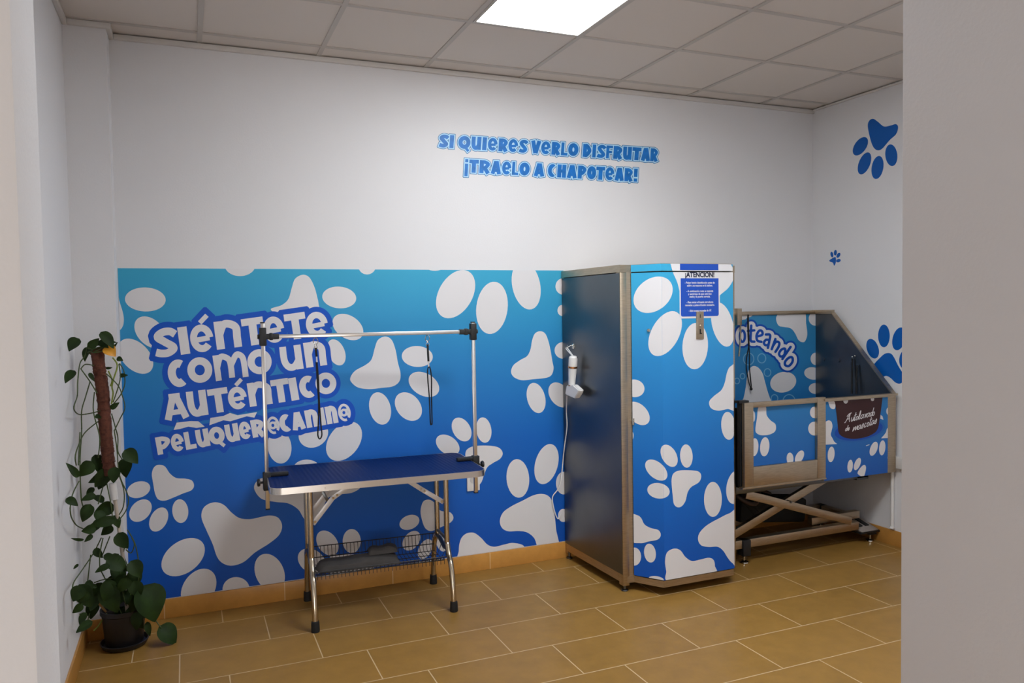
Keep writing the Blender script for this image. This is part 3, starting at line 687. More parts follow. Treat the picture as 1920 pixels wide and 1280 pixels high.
# folded cloth pouches in the basket
def pouch(name, label, cx, cy, z, lx, ly, h, rz, seed):
    random.seed(seed); nx, ny = 26, 14; b = MB(); M = Matrix.Rotation(TH+rz, 3, 'Z'); c = T(cx, cy, z)
    g = [[None]*(ny+1) for _ in range(nx+1)]
    ph = [random.uniform(0, 6) for _ in range(4)]
    top = []; bot = []
    for i in range(nx+1):
        for j in range(ny+1):
            u, v = i/nx*2-1, j/ny*2-1
            e = max(0, 1-abs(u)**6)*max(0, 1-abs(v)**4)
            zt = h*e**.45+.004*math.sin(5*u+ph[0])*e+.003*math.sin(9*v+3*u+ph[1])*e
            x = lx/2*u*(1-.03*v*v)+.006*math.sin(3*v+ph[2]); y = ly/2*v*(1-.04*u*u)
            g[i][j] = b.bm.verts.new(c+M @ Vector((x, y, max(zt, .001))))
    fs = [b.bm.faces.new((g[i][j], g[i+1][j], g[i+1][j+1], g[i][j+1])) for i in range(nx) for j in range(ny)]
    for f in fs: f.smooth = True
    rim = [g[i][0] for i in range(nx+1)]+[g[nx][j] for j in range(1, ny+1)]+[g[i][ny] for i in range(nx-1, -1, -1)]+[g[0][j] for j in range(ny-1, 0, -1)]
    b.bm.faces.new(rim)
    o = b.build(name, GREYC); return tag(o, label, 'cloth')
pouch('folded_apron', 'large folded dark grey cloth lying in the wire basket', -.09, .02, BZ0+.006, .43, .165, .040, -.03, 1)
pouch('cloth_pouch', 'small dark grey cloth pouch lying on top of the large folded cloth', .045, .058, BZ0+.047, .16, .10, .030, .05, 2)

# ================================================================== STEEL CABINET
CX0, CX1 = .252, 1.03; CY0, CY1 = -.69, -.012; CT = 1.797
Apt = Vector((.336, -.692, 0)); Bpt = Vector((.432, -.835, 0)); Cpt = Vector((.899, -.835, 0)); Dpt = Vector((.985, -.692, 0))
cab = thing('wash_cabinet', (.64, -.35, 0), 'tall steel cabinet with a blue paw print door between the mural and the dog bath', 'cabinet')
SH = .015   # the near corner stands slightly further right
b = MB(); b.prism([Vector((x, y, .097)) for x, y in ((CX0+SH-.0015, CY0+.006), (CX1-.014, CY0+.014), (CX1-.014, CY1-.01), (CX0-.0015, CY1-.003))], (0, 0, CT-.045-.097)); b.build('side_panel', STEELD, cab, 'dull dark steel side')
b = MB(); pw = .045
for x0, x1, y0, y1 in ((CX0+SH, CX0+.055, CY0, CY0+pw), (CX1-.05, CX1, CY0, CY0+pw), (CX0, CX0+.03, CY1-.03, CY1), (CX1-.03, CX1, CY1-.03, CY1)): b.box((x0, y0, .034), (x1, y1, CT-.04), .002)
b.prism([Vector((x, y, .05)) for x, y in ((CX0+SH, CY0+.04), (CX0+SH+.02, CY0+.04), (CX0+.02, CY1-.028), (CX0, CY1-.028))], (0, 0, .045)); b.box((CX1-.02, CY0+.03, .05), (CX1, CY1-.02, .095), .002); b.box((CX0+.02, CY1-.02, .05), (CX1-.02, CY1, .095))
# front post returns and the octagonal bottom band
b.prism([Vector((p.x, p.y, .048)) for p in (Vector((CX0+.04, CY0-.0006, 0)), Apt, Bpt, Cpt, Dpt, Vector((CX1-.03, CY0, 0)), Vector((CX1-.03, CY0+.03, 0)), Vector((CX0+.04, CY0+.03, 0)))], (0, 0, .036))
b.prism([Vector((x, y, .084)) for x, y in ((CX0+.054, CY0+.0005), (Apt.x, Apt.y), (Apt.x+.006, Apt.y+.02), (CX0+.05, CY0+.02))], (0, 0, CT-.125))
b.build('frame', STEEL, cab)
b = MB(); pts = [Vector((CX0-.002, CY1, 0)), Vector((CX0+SH-.002, CY0-.002, 0)), Apt, Bpt, Cpt, Dpt, Vector((CX1, CY0-.002, 0)), Vector((CX1, CY1, 0))]
b.prism([Vector((p.x, p.y, CT-.040)) for p in pts], (0, 0, .040)); cap = b.build('top_cap', STEEL, cab)
for x, y in ((CX0+SH+.022, CY0+.022), (CX0+.018, CY1-.018), (CX1-.028, CY0+.022), (CX1-.018, CY1-.018)):
    b = MB(); b.lathe([(.018, 0), (.02, .004), (.018, .008), (.008, .011), (.008, .05)], (x, y, 0), 16); b.build('foot', STEELD, cab)
# door: bevelled sheet, printed
DZ0, DZ1 = .090, CT-.046
chd = (Bpt-Apt).normalized(); chn = Vector((chd.y, -chd.x, 0)); rcd = (Dpt-Cpt).normalized(); rcn = Vector((rcd.y, -rcd.x, 0))
g = .006
b = MB(); A2 = Apt+chd*.002+chn*g; B2 = Vector((Bpt.x, Bpt.y-g, 0)); C2 = Vector((Cpt.x, Cpt.y-g, 0)); D2 = Dpt-rcd*.02+rcn*g
b.prism([Vector((p.x, p.y, DZ0)) for p in (A2, B2, C2, D2, D2-rcn*.014, C2+Vector((-.004, .016, 0)), B2+Vector((.004, .016, 0)), A2-chn*.014)], (0, 0, DZ1-DZ0))
b.mi = 1
FF = Face(B2, (1, 0, 0), (0, -1, 0), 0, (C2-B2).length, DZ0, DZ1)
chl = (B2-A2).length; cdir = (B2-A2).normalized(); cn2 = Vector((cdir.y, -cdir.x, 0))
FC = Face(A2, cdir, cn2, 0, chl, DZ0, DZ1)
ZD = zm(1020, 460, .26560); ZE = zm(1020, 780, .27341)
DOOR_E = [(ZD, (770, 348, 152, 112, -38)), (ZD, (855, 622, 172, 98, -62)), (ZD, (1067, 710, 164, 90, 93)), (ZD, (1260, 558, 160, 74, 76)), (ZD, (638, 1008, 72, 62, 10)), (ZD, (664, 1185, 98, 64, 45)),
    (ZE, (770, 369, 90, 54, 42)), (ZE, (858, 271, 82, 50, 62)), (ZE, (976, 273, 80, 43, 87)), (ZE, (785, 511, 77, 53, 10)), (ZE, (1158, 570, 120, 61, 90)), (ZE, (1315, 485, 118, 64, 100)),
    (ZE, (620, 962, 62, 46, 90)), (ZE, (727, 938, 65, 40, 82)), (ZE, (606, 133, 25, 9, 90)), (ZE, (1263, 66, 96, 48, 86)), (ZE, (770, 1116, 52, 20, 8))]
DOOR_P = [(ZD, [(870, 60), (890, 120), (910, 190), (940, 260), (962, 340), (1000, 420), (1100, 430), (1200, 390), (1246, 347), (1300, 300), (1336, 240), (1342, 190), (1325, 145), (1290, 100), (1100, 60)]),
    (ZD, [(1375, 848), (1318, 852), (1292, 895), (1275, 970), (1250, 1022), (1200, 1062), (1166, 1102), (1178, 1147), (1230, 1166), (1295, 1154), (1375, 1146)]),
    (ZE, [(875, 430), (888, 392), (930, 372), (1010, 371), (1060, 380), (1078, 410), (1062, 452), (1010, 485), (985, 522), (970, 580), (945, 616), (915, 624), (890, 600), (882, 540), (876, 480)]),
    (ZE, [(590, 680), (635, 677), (665, 696), (690, 742), (732, 766), (785, 781), (801, 815), (780, 845), (720, 858), (660, 870), (590, 845)]),
    (ZE, [(1340, 655), (1270, 666), (1200, 700), (1120, 745), (1068, 797), (1056, 845), (1078, 885), (1130, 896), (1190, 895), (1228, 922), (1258, 968), (1290, 1005), (1340, 1020)]),
    (ZE, [(830, 990), (845, 932), (893, 907), (935, 920), (970, 965), (1015, 992), (1080, 980), (1130, 970), (1162, 985), (1171, 1025), (1160, 1085), (860, 1130), (838, 1060)])]
def door_print(b, faces, h=.0006):
    for Z, a in DOOR_E:
        for f in faces: f.decal(b, Z(ell(*a)), h)
    for Z, p in DOOR_P:
        for f in faces: f.decal(b, Z(crom(p, 8, True)), h)
door_print(b, (FF, FC))
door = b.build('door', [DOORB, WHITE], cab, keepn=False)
# header strip above the door, same print
b = MB(); HZ0, HZ1 = CT-.039, CT-.002
A3 = Apt+chn*.003; B3 = Vector((Bpt.x, Bpt.y-.003, 0)); C3 = Vector((Cpt.x, Cpt.y-.003, 0))
b.prism([Vector((p.x, p.y, HZ0)) for p in (A3, B3, C3, C3+Vector((0, .002, 0)), B3+Vector((0, .002, 0)), A3-chn*.002)], (0, 0, HZ1-HZ0)); b.mi = 1
door_print(b, (Face(B3, (1, 0, 0), (0, -1, 0), 0, (C3-B3).length, HZ0, HZ1), Face(A3, (B3-A3), Vector(((B3-A3).y, -(B3-A3).x, 0)), 0, (B3-A3).length, HZ0, HZ1)))
b.mi = 2; ys_ = B3.y-.0012
hp0 = at_y(1275, 500, ys_).x; hp1 = at_y(1347, 500, ys_).x
b.face([(hp0, ys_, HZ0+.004), (hp1, ys_, HZ0+.004), (hp1, ys_, HZ1), (hp0, ys_, HZ1)])
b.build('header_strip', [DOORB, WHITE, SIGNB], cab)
# sign on the door
SY = B2.y-.0016
def sy(px, py): p = at_y(px, py, SY); return p.x, p.z
sx0, _ = sy(1274.2, 550); sx1, _ = sy(1349.6, 550); sz1 = DZ1-.001; sz0 = sy(1310, 596.3)[1]
def rr_bottom(x0, x1, z0, z1, r, y):
    o = [(x0, y, z1)]
    o += [(x0+r-r*math.cos(math.radians(a)), y, z0+r-r*math.sin(math.radians(a))) for a in range(0, 91, 15)]
    o += [(x1-r+r*math.cos(math.radians(a)), y, z0+r-r*math.sin(math.radians(a))) for a in range(90, -1, -15)]
    return o+[(x1, y, z1)]
b = MB(); b.prism(rr_bottom(sx0, sx1, sz0, sz1, .014, SY+.0008), (0, -.0008, 0)); b.mi = 1
bz1 = sy(1310, 521.5)[1]; bx0 = sy(1276.3, 550)[0]; bx1 = sy(1347.3, 550)[0]; bz0 = sy(1310, 592.8)[1]
b.face(rr_bottom(bx0, bx1, bz0, bz1, .011, SY-.0006))
sign = b.build('notice_sign', [WHITE, SIGNB], door, 'blue notice with white border')
def text_mesh(name, txt, size, cx, z, y, m, parent, bold=0.0, label=None, width=None):
    c = bpy.data.curves.new(name, 'FONT'); c.body = txt; c.size = size; c.align_x = 'CENTER'; c.offset = bold; c.resolution_u = 3
    tmp = bpy.data.objects.new(name+'_tmp', c); COL.objects.link(tmp); bpy.context.view_layer.update()
    me = bpy.data.meshes.new_from_object(tmp.evaluated_get(bpy.context.evaluated_depsgraph_get())); bpy.data.objects.remove(tmp); bpy.data.curves.remove(c)
    xsv = [v.co.x for v in me.vertices]; k = width/(max(xsv)-min(xsv)) if width else 1; c0 = (max(xsv)+min(xsv))/2
    org = world_loc(parent)
    for v in me.vertices: v.co = Vector((cx+(v.co.x-c0)*k, y, z+v.co.y))-org
    me.materials.append(m); o = bpy.data.objects.new(name, me); COL.objects.link(o); o.parent = parent
    if label: o['label'] = label
    return me, o
scx = (bx0+bx1)/2
text_mesh('heading', '¡ATENCION!', .037, scx, sy(1312, 519.2)[1], SY-.0012, NAVY, door, .0016, 'dark heading ¡ATENCIÓN!', sy(1339.5, 515)[0]-sy(1284.8, 515)[0])
b = MB(); q = [sy(1325.6, 509.4), sy(1328.2, 508.8), sy(1326.4, 510.6), sy(1324.6, 510.6)]; b.face([(x, SY-.0013, z) for x, z in q]); b.build('accent_mark', NAVY, door)
lines = [('- Pulsar botón desinfección antes de', 531.5, 56), ('subir a su mascota en la bañera.', 536.9, 48), ('- A continuación meta su mascota', 547.2, 50), ('y asegúrese de que está bien', 552.5, 44), ('atada y la puerta cerrada.', 557.6, 39), ('- Para iniciar el lavado introduzca', 568.0, 50), ('monedas y pulse el botón necesario.', 573.3, 55), ('- Solo acepta monedas de 1€', 583.8, 42)]
tm = None; merged = bmesh.new()
for s_, py, wpx in lines:
    me, o = text_mesh('notice_text', s_, .0155, scx, sy(1312, py)[1], SY-.0012, WHITE, door, .0003, None, wpx*(bx1-bx0)/71)
    merged.from_mesh(me); bpy.data.objects.remove(o)
me = bpy.data.meshes.new('notice_text'); merged.to_mesh(me); merged.free(); me.materials.append(WHITE)
o = bpy.data.objects.new('notice_text', me); COL.objects.link(o); o.parent = door; o['label'] = 'small white notice text'
# coin slot plate, lock, hinge latch
b = MB(); x0, z1 = sy(1304.8, 583.8); x1, z0 = sy(1318.8, 635.3); b.box((x0, SY-.006, z0), (x1, SY+.001, z1), .0015)
b.mi = 1; xc = (x0+x1)/2; b.box((xc-.002, SY-.0068, z1-.035), (xc+.002, SY-.0055, z1-.016)); b.box((xc-.004, SY-.0068, z0+.028), (xc+.010, SY-.0055, z0+.034)); b.box((xc-.0045, SY-.0068, z0+.028), (xc+.0035, SY-.0055, z0+.055))
b.mi = 0; b.lathe([(.007, 0), (.007, .006), (.004, .009), (.0001, .009)], (xc+.001, SY-.005, z0+.072), 14, Matrix.Rotation(math.radians(90), 3, 'X'))
b.build('coin_plate', [STEEL, BLACK], door, 'small steel coin slot plate')
b = MB(); p = on_plane(1217, 619, A2, cn2); R = Matrix((Vector((0, 0, 1)).cross(cn2), Vector((0, 0, 1)), cn2)).transposed()
b.lathe([(.010, 0), (.010, .006), (.007, .010), (.0001, .010)], p, 16, R); b.build('door_lock', CHROME, door, 'round chrome lock')
b = MB(); p = on_plane(1188, 790, A2, cn2); b.beam(p+Vector((0, 0, -.018)), p+Vector((0, 0, .018)), .012, .012, chd); b.cyl(p+cn2*.006+Vector((0, 0, .006)), p+cn2*.013+Vector((0, 0, .006)), .006); b.build('latch', CHROME, door)
# hook on the side
hk = at_x(1075, 650, CX0-.001)
b = MB(); b.box((CX0-.004, hk.y-.012, hk.z-.012), (CX0+.016, hk.y+.012, hk.z+.02), .001); b.tube(crom([(CX0-.003, hk.y, hk.z+.01), (CX0-.03, hk.y, hk.z+.004), (CX0-.042, hk.y, hk.z-.008), (CX0-.04, hk.y, hk.z+.012)], 6), .003, 8)
b.build('wall_hook', CHROME, cab)

# ================================================================== HAIR DRYER BRUSH
DX = CX0-.042
d0 = at_x(1075, 667, DX); d1_ = at_x(1071, 742, DX)
dry = thing('hair_dryer', (DX, d0.y, d1_.z), 'white handheld pet dryer with copper ring hanging on the cabinet side', 'hair dryer')
ax = (d1_-d0); LN = ax.length; ax.normalize(); q = ax.to_track_quat('Z', 'Y').to_matrix()
b = MB(); b.lathe([(.0001, 0), (.018, .001), (.025, .008), (.0265, .022), (.0265, LN*.27), (.025, LN*.34), (.0215, LN*.6), (.020, LN*.72), (.020, LN*.74)], d0, 28, q); b.build('handle', WPL, dry)
b = MB()
for k in range(6): a = (k-2.5)*.35; b.ball(d0+q @ Vector((-.0245*math.cos(a), -.0245*math.sin(a)*1, .008)), .0025, seg=8)
b.build('air_vents', BLACK, dry)
b = MB(); b.lathe([(.0255, LN*.25), (.0278, LN*.255), (.0278, LN*.295), (.0255, LN*.30)], d0, 28, q); b.build('ring', COPPER, dry, 'copper coloured ring')
b = MB(); b.lathe([(.0195, LN*.72), (.0212, LN*.724), (.0212, LN*.745), (.0195, LN*.75)], d0, 28, q); b.build('collar', COPPER, dry, 'brass coloured collar')
hp = [(1062, 722), (1074, 721), (1085, 731), (1083, 738), (1077, 747), (1059, 739)]
b = MB(); b.prism([at_x(x, y, DX-.019) for x, y in hp], (.036, 0, 0)); bmesh.ops.bevel(b.bm, geom=b.bm.edges[:], offset=.005, segments=3, affect='EDGES'); b.build('nozzle', WPL, dry)
b = MB(); b.tube(crom([tuple(d0+Vector((0, .004, -.004))), (DX-.002, hk.y+.010, hk.z-.012), (DX, hk.y, hk.z-.003), (DX+.002, hk.y-.010, hk.z-.014), tuple(d0+Vector((0, -.004, -.004)))], 6), .0028, 8); b.build('hanging_loop', WPL, dry)
cp = [at_x(1063, 742, DX)]+[at_x(x, y, .240) for x, y in ((1062, 770), (1063, 800), (1058, 840), (1055, 870))]+[at_y(1052, 900, -.03), at_y(1046, 917, -.02), at_y(1036, 932, -.012), at_y(1039, 955, -.012), at_y(1046, 972, -.012), at_y(1052, 962, -.014)]
b = MB(); b.tube(crom([tuple(p) for p in cp], 8), .0036, 8); b.build('power_cord', WPL, dry, 'white power cord')

# ================================================================== DOG BATH ON A SCISSOR LIFT
BYF, BYB = -.745, -.09; BX0_, BX1_ = 1.075, 2.222; TOPZ = .985; BOT = .49
bath = thing('dog_bath', (1.65, -.42, 0), 'raised steel dog bath on scissor legs with blue paw print panels', 'dog bath')
ZB = zm(1360, 540, .20316); ZC = zm(1370, 560, .15625); ZG = zm(1360, 720, .28125); ZH = zm(1540, 730, .13286)
b = MB(); b.box((BX0_, BYB, BOT), (BX1_-.004, BYB+.02, 1.505)); b.mi = 1
BF = Face((0, BYB, 0), (1, 0, 0), (0, -1, 0), BX0_+.02, BX1_-.006, BOT, 1.5)
bd = lambda Z, p, h=.0006: BF.decal(b, Z(p), h)
bd(ZC, [(20, 150), (262, 150), (258, 205), (230, 222), (205, 215), (180, 245), (120, 256), (20, 256)])
bd(ZC, crom([(545, 230), (560, 190), (590, 150), (700, 120), (880, 140), (905, 300), (918, 430), (890, 510), (850, 518), (810, 490), (770, 410), (720, 355), (640, 338), (580, 325), (552, 280)], 8, True))
bd(ZC, ell(1010, 240, 82, 74, 80)); bd(ZC, ell(1020, 720, 62, 74, 0)); bd(ZC, ell(985, 895, 104, 74, 10)); bd(ZC, ell(1020, 1075, 84, 66, 0))
bd(ZC, ell(630, 1000, 158, 122, -15)); bd(ZC, crom([(100, 1290), (150, 1200), (180, 1060), (195, 940), (220, 850), (270, 806), (330, 825), (380, 890), (410, 990), (440, 1100), (475, 1200), (520, 1290)], 8, True))
for cx, cy, r in ((215, 722, 62), (372, 714, 48), (441, 884, 40), (142, 928, 28), (525, 1195, 40), (75, 985, 30), (700, 1235, 75)):
    b.mi = 2; BF.union(b, [ZC(qd) for qd in ribbon(ell(cx, cy, r, r*1.15, 0, 30), 11, True)], .0008)
b.mi = 1
b.build('back_panel', [TUBB, WHITE, INKL], bath)
# curved logo on the back panel
LOGO = [(ell(138, 448, 30, 68, 0, 24), True), ([(244, 322), (234, 490), (246, 512), (282, 514)], False), ([(205, 386), (280, 378)], False),
    (crom([(316, 452), (376, 430), (372, 388), (338, 384), (308, 440), (318, 500), (366, 516)], 6), False),
    (crom([(420, 428), (462, 428), (472, 450), (462, 500), (444, 588)], 6), False), (crom([(458, 500), (420, 492), (396, 528), (416, 556), (450, 545)], 6, True), True),
    ([(534, 482), (490, 604)], False), (crom([(508, 560), (545, 515), (580, 528), (572, 575), (534, 636)], 6), False),
    ([(716, 576), (618, 722)], False), (crom([(650, 600), (604, 612), (578, 660), (600, 692), (640, 672)], 6, True), True),
    (crom([(736, 704), (738, 756), (694, 806), (652, 794), (652, 752), (696, 706)], 6, True), True)]
b = MB()
for li, (th, h, m) in enumerate(((150, .0011, 0), (104, .0017, 1), (30, .0024, 2))):
    b.mi = m
    A = []
    for pts, cl in LOGO:
        A += [ZC(qd) for qd in ribbon(pts, th, cl)]
        for e in ((pts[0], pts[-1]) if not cl else []): A.append(ZC(ell(e[0], e[1], th/2, th/2, 0, 18)))
    BF.union(b, A, h)
b.build('logo_lettering', [INKB, WHITE, INKB], bath, 'curved blue lettering with white outline', keepn=True)
# steel sides and pan
b = MB(); prof = [(BYB+.02, BOT), (BYB+.02, 1.505), (-.245, 1.505), (BYF+.0205, TOPZ+.012), (BYF+.0205, BOT)]
b.prism([Vector((BX1_-.004, y, z)) for y, z in prof], (.02, 0, 0)); b.mi = 1
b.beam((BX1_+.002, -.245, 1.508), (BX1_+.002, BYF-.005, TOPZ+.004), .034, .008); b.beam((BX1_+.002, BYB+.02, 1.508), (BX1_+.002, -.245, 1.508), .034, .008)
b.mi = 0
for z in (1.18, ):
    for y in (-.16, -.30): b.cyl((BX1_-.004, y, z), (BX1_-.009, y, z), .014)
b.build('side_wall', [STEELD, STEEL], bath, 'sloping dark steel side')
b = MB(); b.prism([Vector((BX0_, y, z)) for y, z in [(BYB+.02, BOT), (BYB+.02, 1.50), (-.2, 1.50), (-.35, TOPZ), (BYF+.03, TOPZ-.03), (BYF+.03, BOT)]], (.012, 0, 0)); b.build('left_side_wall', STEELD, bath)
b = MB(); b.box((BX0_+.012, BYF+.02, BOT), (BX1_-.004, BYB, BOT+.02)); b.build('pan', STEELD, bath)
b = MB(); b.box((BX0_, BYB-.012, 1.5), (BX1_-.01, BYB+.024, 1.526), .002); r_ = at_y(1557, 580, -.2); b.box((BX1_-.02, -.25, 1.5), (BX1_+.012, BYB+.024, 1.528), .002); b.build('top_rail', STEEL, bath)
# front: printed panel on the right, sliding gate on the left
xg1 = at_y(1547, 800, BYF).x; xfr = at_y(1669, 800, BYF).x
xp0 = at_y(1548, 800, BYF-.004).x
b = MB(); b.box((xg1-.01, BYF, BOT), (BX1_+.014, BYF+.02, TOPZ)); b.mi = 1
FP = Face((0, BYF, 0), (1, 0, 0), (0, -1, 0), xg1-.008, at_y(1664.5, 800, BYF).x, BOT, TOPZ-.012)
fd = lambda Z, p, h: FP.decal(b, Z(p), h)
b.face([(FP.lo[0], BYF-.0004, BOT), (FP.hi[0], BYF-.0004, BOT), (FP.hi[0], BYF-.0004, TOPZ-.012), (FP.lo[0], BYF-.0004, TOPZ-.012)])
b.mi = 2
fd(ZH, crom([(90, 120), (100, 190), (130, 262), (185, 272), (200, 200), (190, 150), (140, 100)], 6, True), .0009)
fd(ZH, [(40, 460)]+crom([(70, 448), (105, 434), (142, 458), (156, 520), (142, 590), (146, 660), (178, 730), (222, 768)], 6)+[(100, 776), (40, 778)], .0009)
fd(ZH, [(835, 355), (862, 380), (875, 428), (830, 410)], .0009); fd(ZH, crom([(960, 530), (925, 552), (905, 612), (842, 688)], 6)+[(960, 682)], .0009); fd(ZH, ell(950, 305, 35, 55, 0), .0009)
for e in ((137, 915, 110, 48, 95), (405, 1080, 90, 38, 95), (507, 1050, 92, 40, -68), (738, 835, 104, 50, -70), (858, 822, 106, 44, 95), (955, 960, 22, 45, 0)): fd(ZH, ell(*e), .0009)
fd(ZH, crom([(510, 1185), (545, 1110), (600, 1062), (628, 1090), (620, 1160), (590, 1230)], 6, True), .0009)
fd(ZH, [(628, 788), (676, 772), (680, 782), (632, 797)], .0009)
b.mi = 3; fd(ZH, ell(515, 580, 388, 158, -9), .0010)
b.mi = 4; fd(ZH, ell(525, 575, 342, 138, -9), .0014)
b.mi = 5; fd(ZH, [(140, 130), (420, 98), (430, 120), (600, 100), (880, 66), (862, 100), (838, 300), (808, 500)]+crom([(800, 540), (755, 605), (640, 665), (480, 695), (340, 682), (262, 640), (236, 590)], 8)+[(215, 380), (190, 180)], .0019)
b.mi = 2; fd(ZH, ell(340, 158, 34, 40, 0), .0023); fd(ZH, ell(718, 134, 24, 30, 0), .0023); fd(ZH, ell(530, 102, 68, 16, -6), .0023)
# handwriting
CUR = {'A': [[(-.35, .1), (-.2, .12), (.1, .7), (.35, 1.15), (.3, .6), (.42, 0)], [(-.1, .85), (.2, 1.15), (.55, 1.2)], [(.05, .45), (.4, .5)]], 'u': [[(0, .55), (-.02, .15), (.12, 0), (.35, .3), (.42, .55), (.4, .1), (.52, .02)]],
    't': [[(.2, 1.1), (.1, .5), (.08, .1), (.2, 0), (.35, .15)], [(-.1, .72), (.45, .8)]], 'o': [[(.3, .5), (.08, .45), (.02, .12), (.2, 0), (.4, .25), (.3, .5)]], 'l': [[(.1, .1), (.3, .7), (.32, 1.15), (.18, 1.0), (.06, .3), (.15, 0), (.3, .12)]],
    'a': [[(.4, .5), (.12, .5), (.0, .15), (.14, 0), (.36, .3), (.42, .52), (.36, .12), (.5, .02)]], 'v': [[(0, .5), (.12, .5), (.14, 0), (.4, .55)]], 'd': [[(.36, .48), (.12, .5), (0, .15), (.14, 0), (.34, .25), (.5, 1.1), (.38, .2), (.5, .02)]],
    'e': [[(.02, .22), (.32, .38), (.22, .55), (.04, .3), (.12, 0), (.36, .14)]], 'm': [[(0, 0), (.08, .55), (.06, .1), (.25, .55), (.27, .05), (.45, .55), (.46, .1), (.58, .02)]], 's': [[(0, .05), (.3, .6), (.34, .15), (.18, 0), (.02, .06)]], 'c': [[(.36, .45), (.15, .52), (.0, .15), (.15, 0), (.38, .14)]]}
def cursive(txt, x0, y0, x1, y1, h, wd):
    A = []
    for i, (c, xa, xb) in enumerate(txt):
        y = y0+(y1-y0)*(xa-x0)/(x1-x0); sl = (y1-y0)/(x1-x0); kx = (xb-xa)/.46
        for s in CUR[c]:
            pts = [(xa+p[0]*kx+p[1]*h*.16, y+sl*p[0]*kx-p[1]*h) for p in crom(s, 5)]
            A += [ZH(qd) for qd in ribbon(pts, wd)]
    FP.union(b, A, .0024)
cursive([('A', 352, 396), ('u', 418, 452), ('t', 456, 482), ('o', 482, 515), ('l', 515, 545), ('a', 548, 592), ('v', 600, 632), ('a', 632, 676), ('d', 682, 716), ('o', 716, 746)], 352, 468, 746, 362, 105, 9)
cursive([('d', 334, 362), ('e', 368, 396)], 334, 586, 396, 570, 70, 9)
cursive([('m', 436, 500), ('a', 508, 550), ('s', 556, 590), ('c', 598, 632), ('o', 636, 668), ('t', 672, 700), ('a', 698, 738), ('s', 744, 774)], 436, 592, 774, 476, 112, 9)
b.mi = 0; b.box((BX1_+.0142, BYF-.001, BOT), (BX1_+.023, BYF+.019, TOPZ-.003), .001)
b.build('front_panel', [STEEL, TUBB, WHITE, INKM, INKB, MAROON], bath, 'front panel printed with a maroon wash tub and white handwriting')
b = MB(); b.beam((xg1-.02, BYF-.004, TOPZ+.004), (BX1_+.018, BYF-.004, TOPZ+.004), .035, .012); b.build('front_rail', STEEL, bath)
GY = BYF-.012
def gx(px): return at_y(px, 810, GY).x
ga, gb_, gc, gd = gx(1396), gx(1413), gx(1533), gx(1548.5)
gz1 = at_y(1470, 751.5, GY).z+.004; gz1b = gz1-.03; gz0 = at_y(1470, 904, GY).z-.004; gzb = at_y(1470, 869, GY).z
gate = MB(); gate.box((ga, GY, gz0), (gb_, GY+.024, gz1), .002); gate.box((gc, GY, gz0), (gd, GY+.024, gz1), .002); gate.box((gb_, GY+.001, gz1b), (gc, GY+.023, gz1), .002); gate.box((gb_, GY+.001, gz0), (gc, GY+.023, gzb), .001); gate.box((ga-.02, GY-.006, gz0-.008), (gd, GY+.03, gz0+.001), .001)
gt = gate.build('gate', STEEL, bath, 'sliding steel gate frame')
b = MB(); b.box((gb_-.005, GY+.024, gzb-.01), (gc+.005, GY+.030, gz1b+.01)); b.mi = 1
GF = Face((0, GY+.024, 0), (1, 0, 0), (0, -1, 0), gb_-.005, gc+.005, gzb-.01, gz1b+.01)
gdcl = lambda p: GF.decal(b, ZG(p), .0006)
gdcl(crom([(200, 300), (210, 230), (222, 150), (268, 150), (275, 205), (300, 240), (334, 268), (332, 312), (292, 336), (240, 340), (208, 326)], 8, True))
gdcl(ell(262, 417, 64, 31, 95)); gdcl(ell(192, 420, 60, 28, 95)); gdcl(ell(592, 188, 38, 28, 90)); gdcl(ell(592, 296, 46, 40, 90)); gdcl(ell(431, 496, 40, 23, 88)); gdcl(ell(494, 484, 46, 25, -62)); gdcl(ell(188, 215, 35, 10, 90))
b.build('gate_panel', [TUBB, WHITE], gt, 'blue printed panel inside the gate')
b = MB(); b.box((ga-.006, GY+.03, gz0), (ga+.012, GY+.06, gz1+.004), .002); b.box((ga-.02, GY+.02, gz1-.004), (ga+.05, GY+.06, gz1+.012), .002); b.build('gate_guide', BLACK, bath)
# tall handle at the left
b = MB(); q0, q1 = at_y(1388, 598, -.13), at_y(1385.5, 668, -.13); b.tube(crom([tuple(q0), tuple(at_y(1388.5, 630, -.13)), tuple(q1)], 6), .005, 10); c_ = at_y(1384, 588, -.13); b.box((c_.x-.022, -.15, c_.z-.075), (c_.x+.016, -.115, c_.z+.035), .002); b.build('grab_bar', STEEL, bath)
# hoses on the side wall
b = MB()
for px in (1597, 1605.5): b.tube([tuple(at_x(px, 738, BX1_-.03)), tuple(at_x(px+.5, 700, BX1_-.02)), tuple(at_x(px+1, 672 if px < 1600 else 684, BX1_-.016))], .0058, 10)
b.build('shower_hose', RUBBER, bath)
for px, py in ((1598, 669), (1603, 667), (1597, 678)): b = MB(); b.ball(at_x(px, py, BX1_-.018), .005); b.build('shower_tap', CHROME, bath)
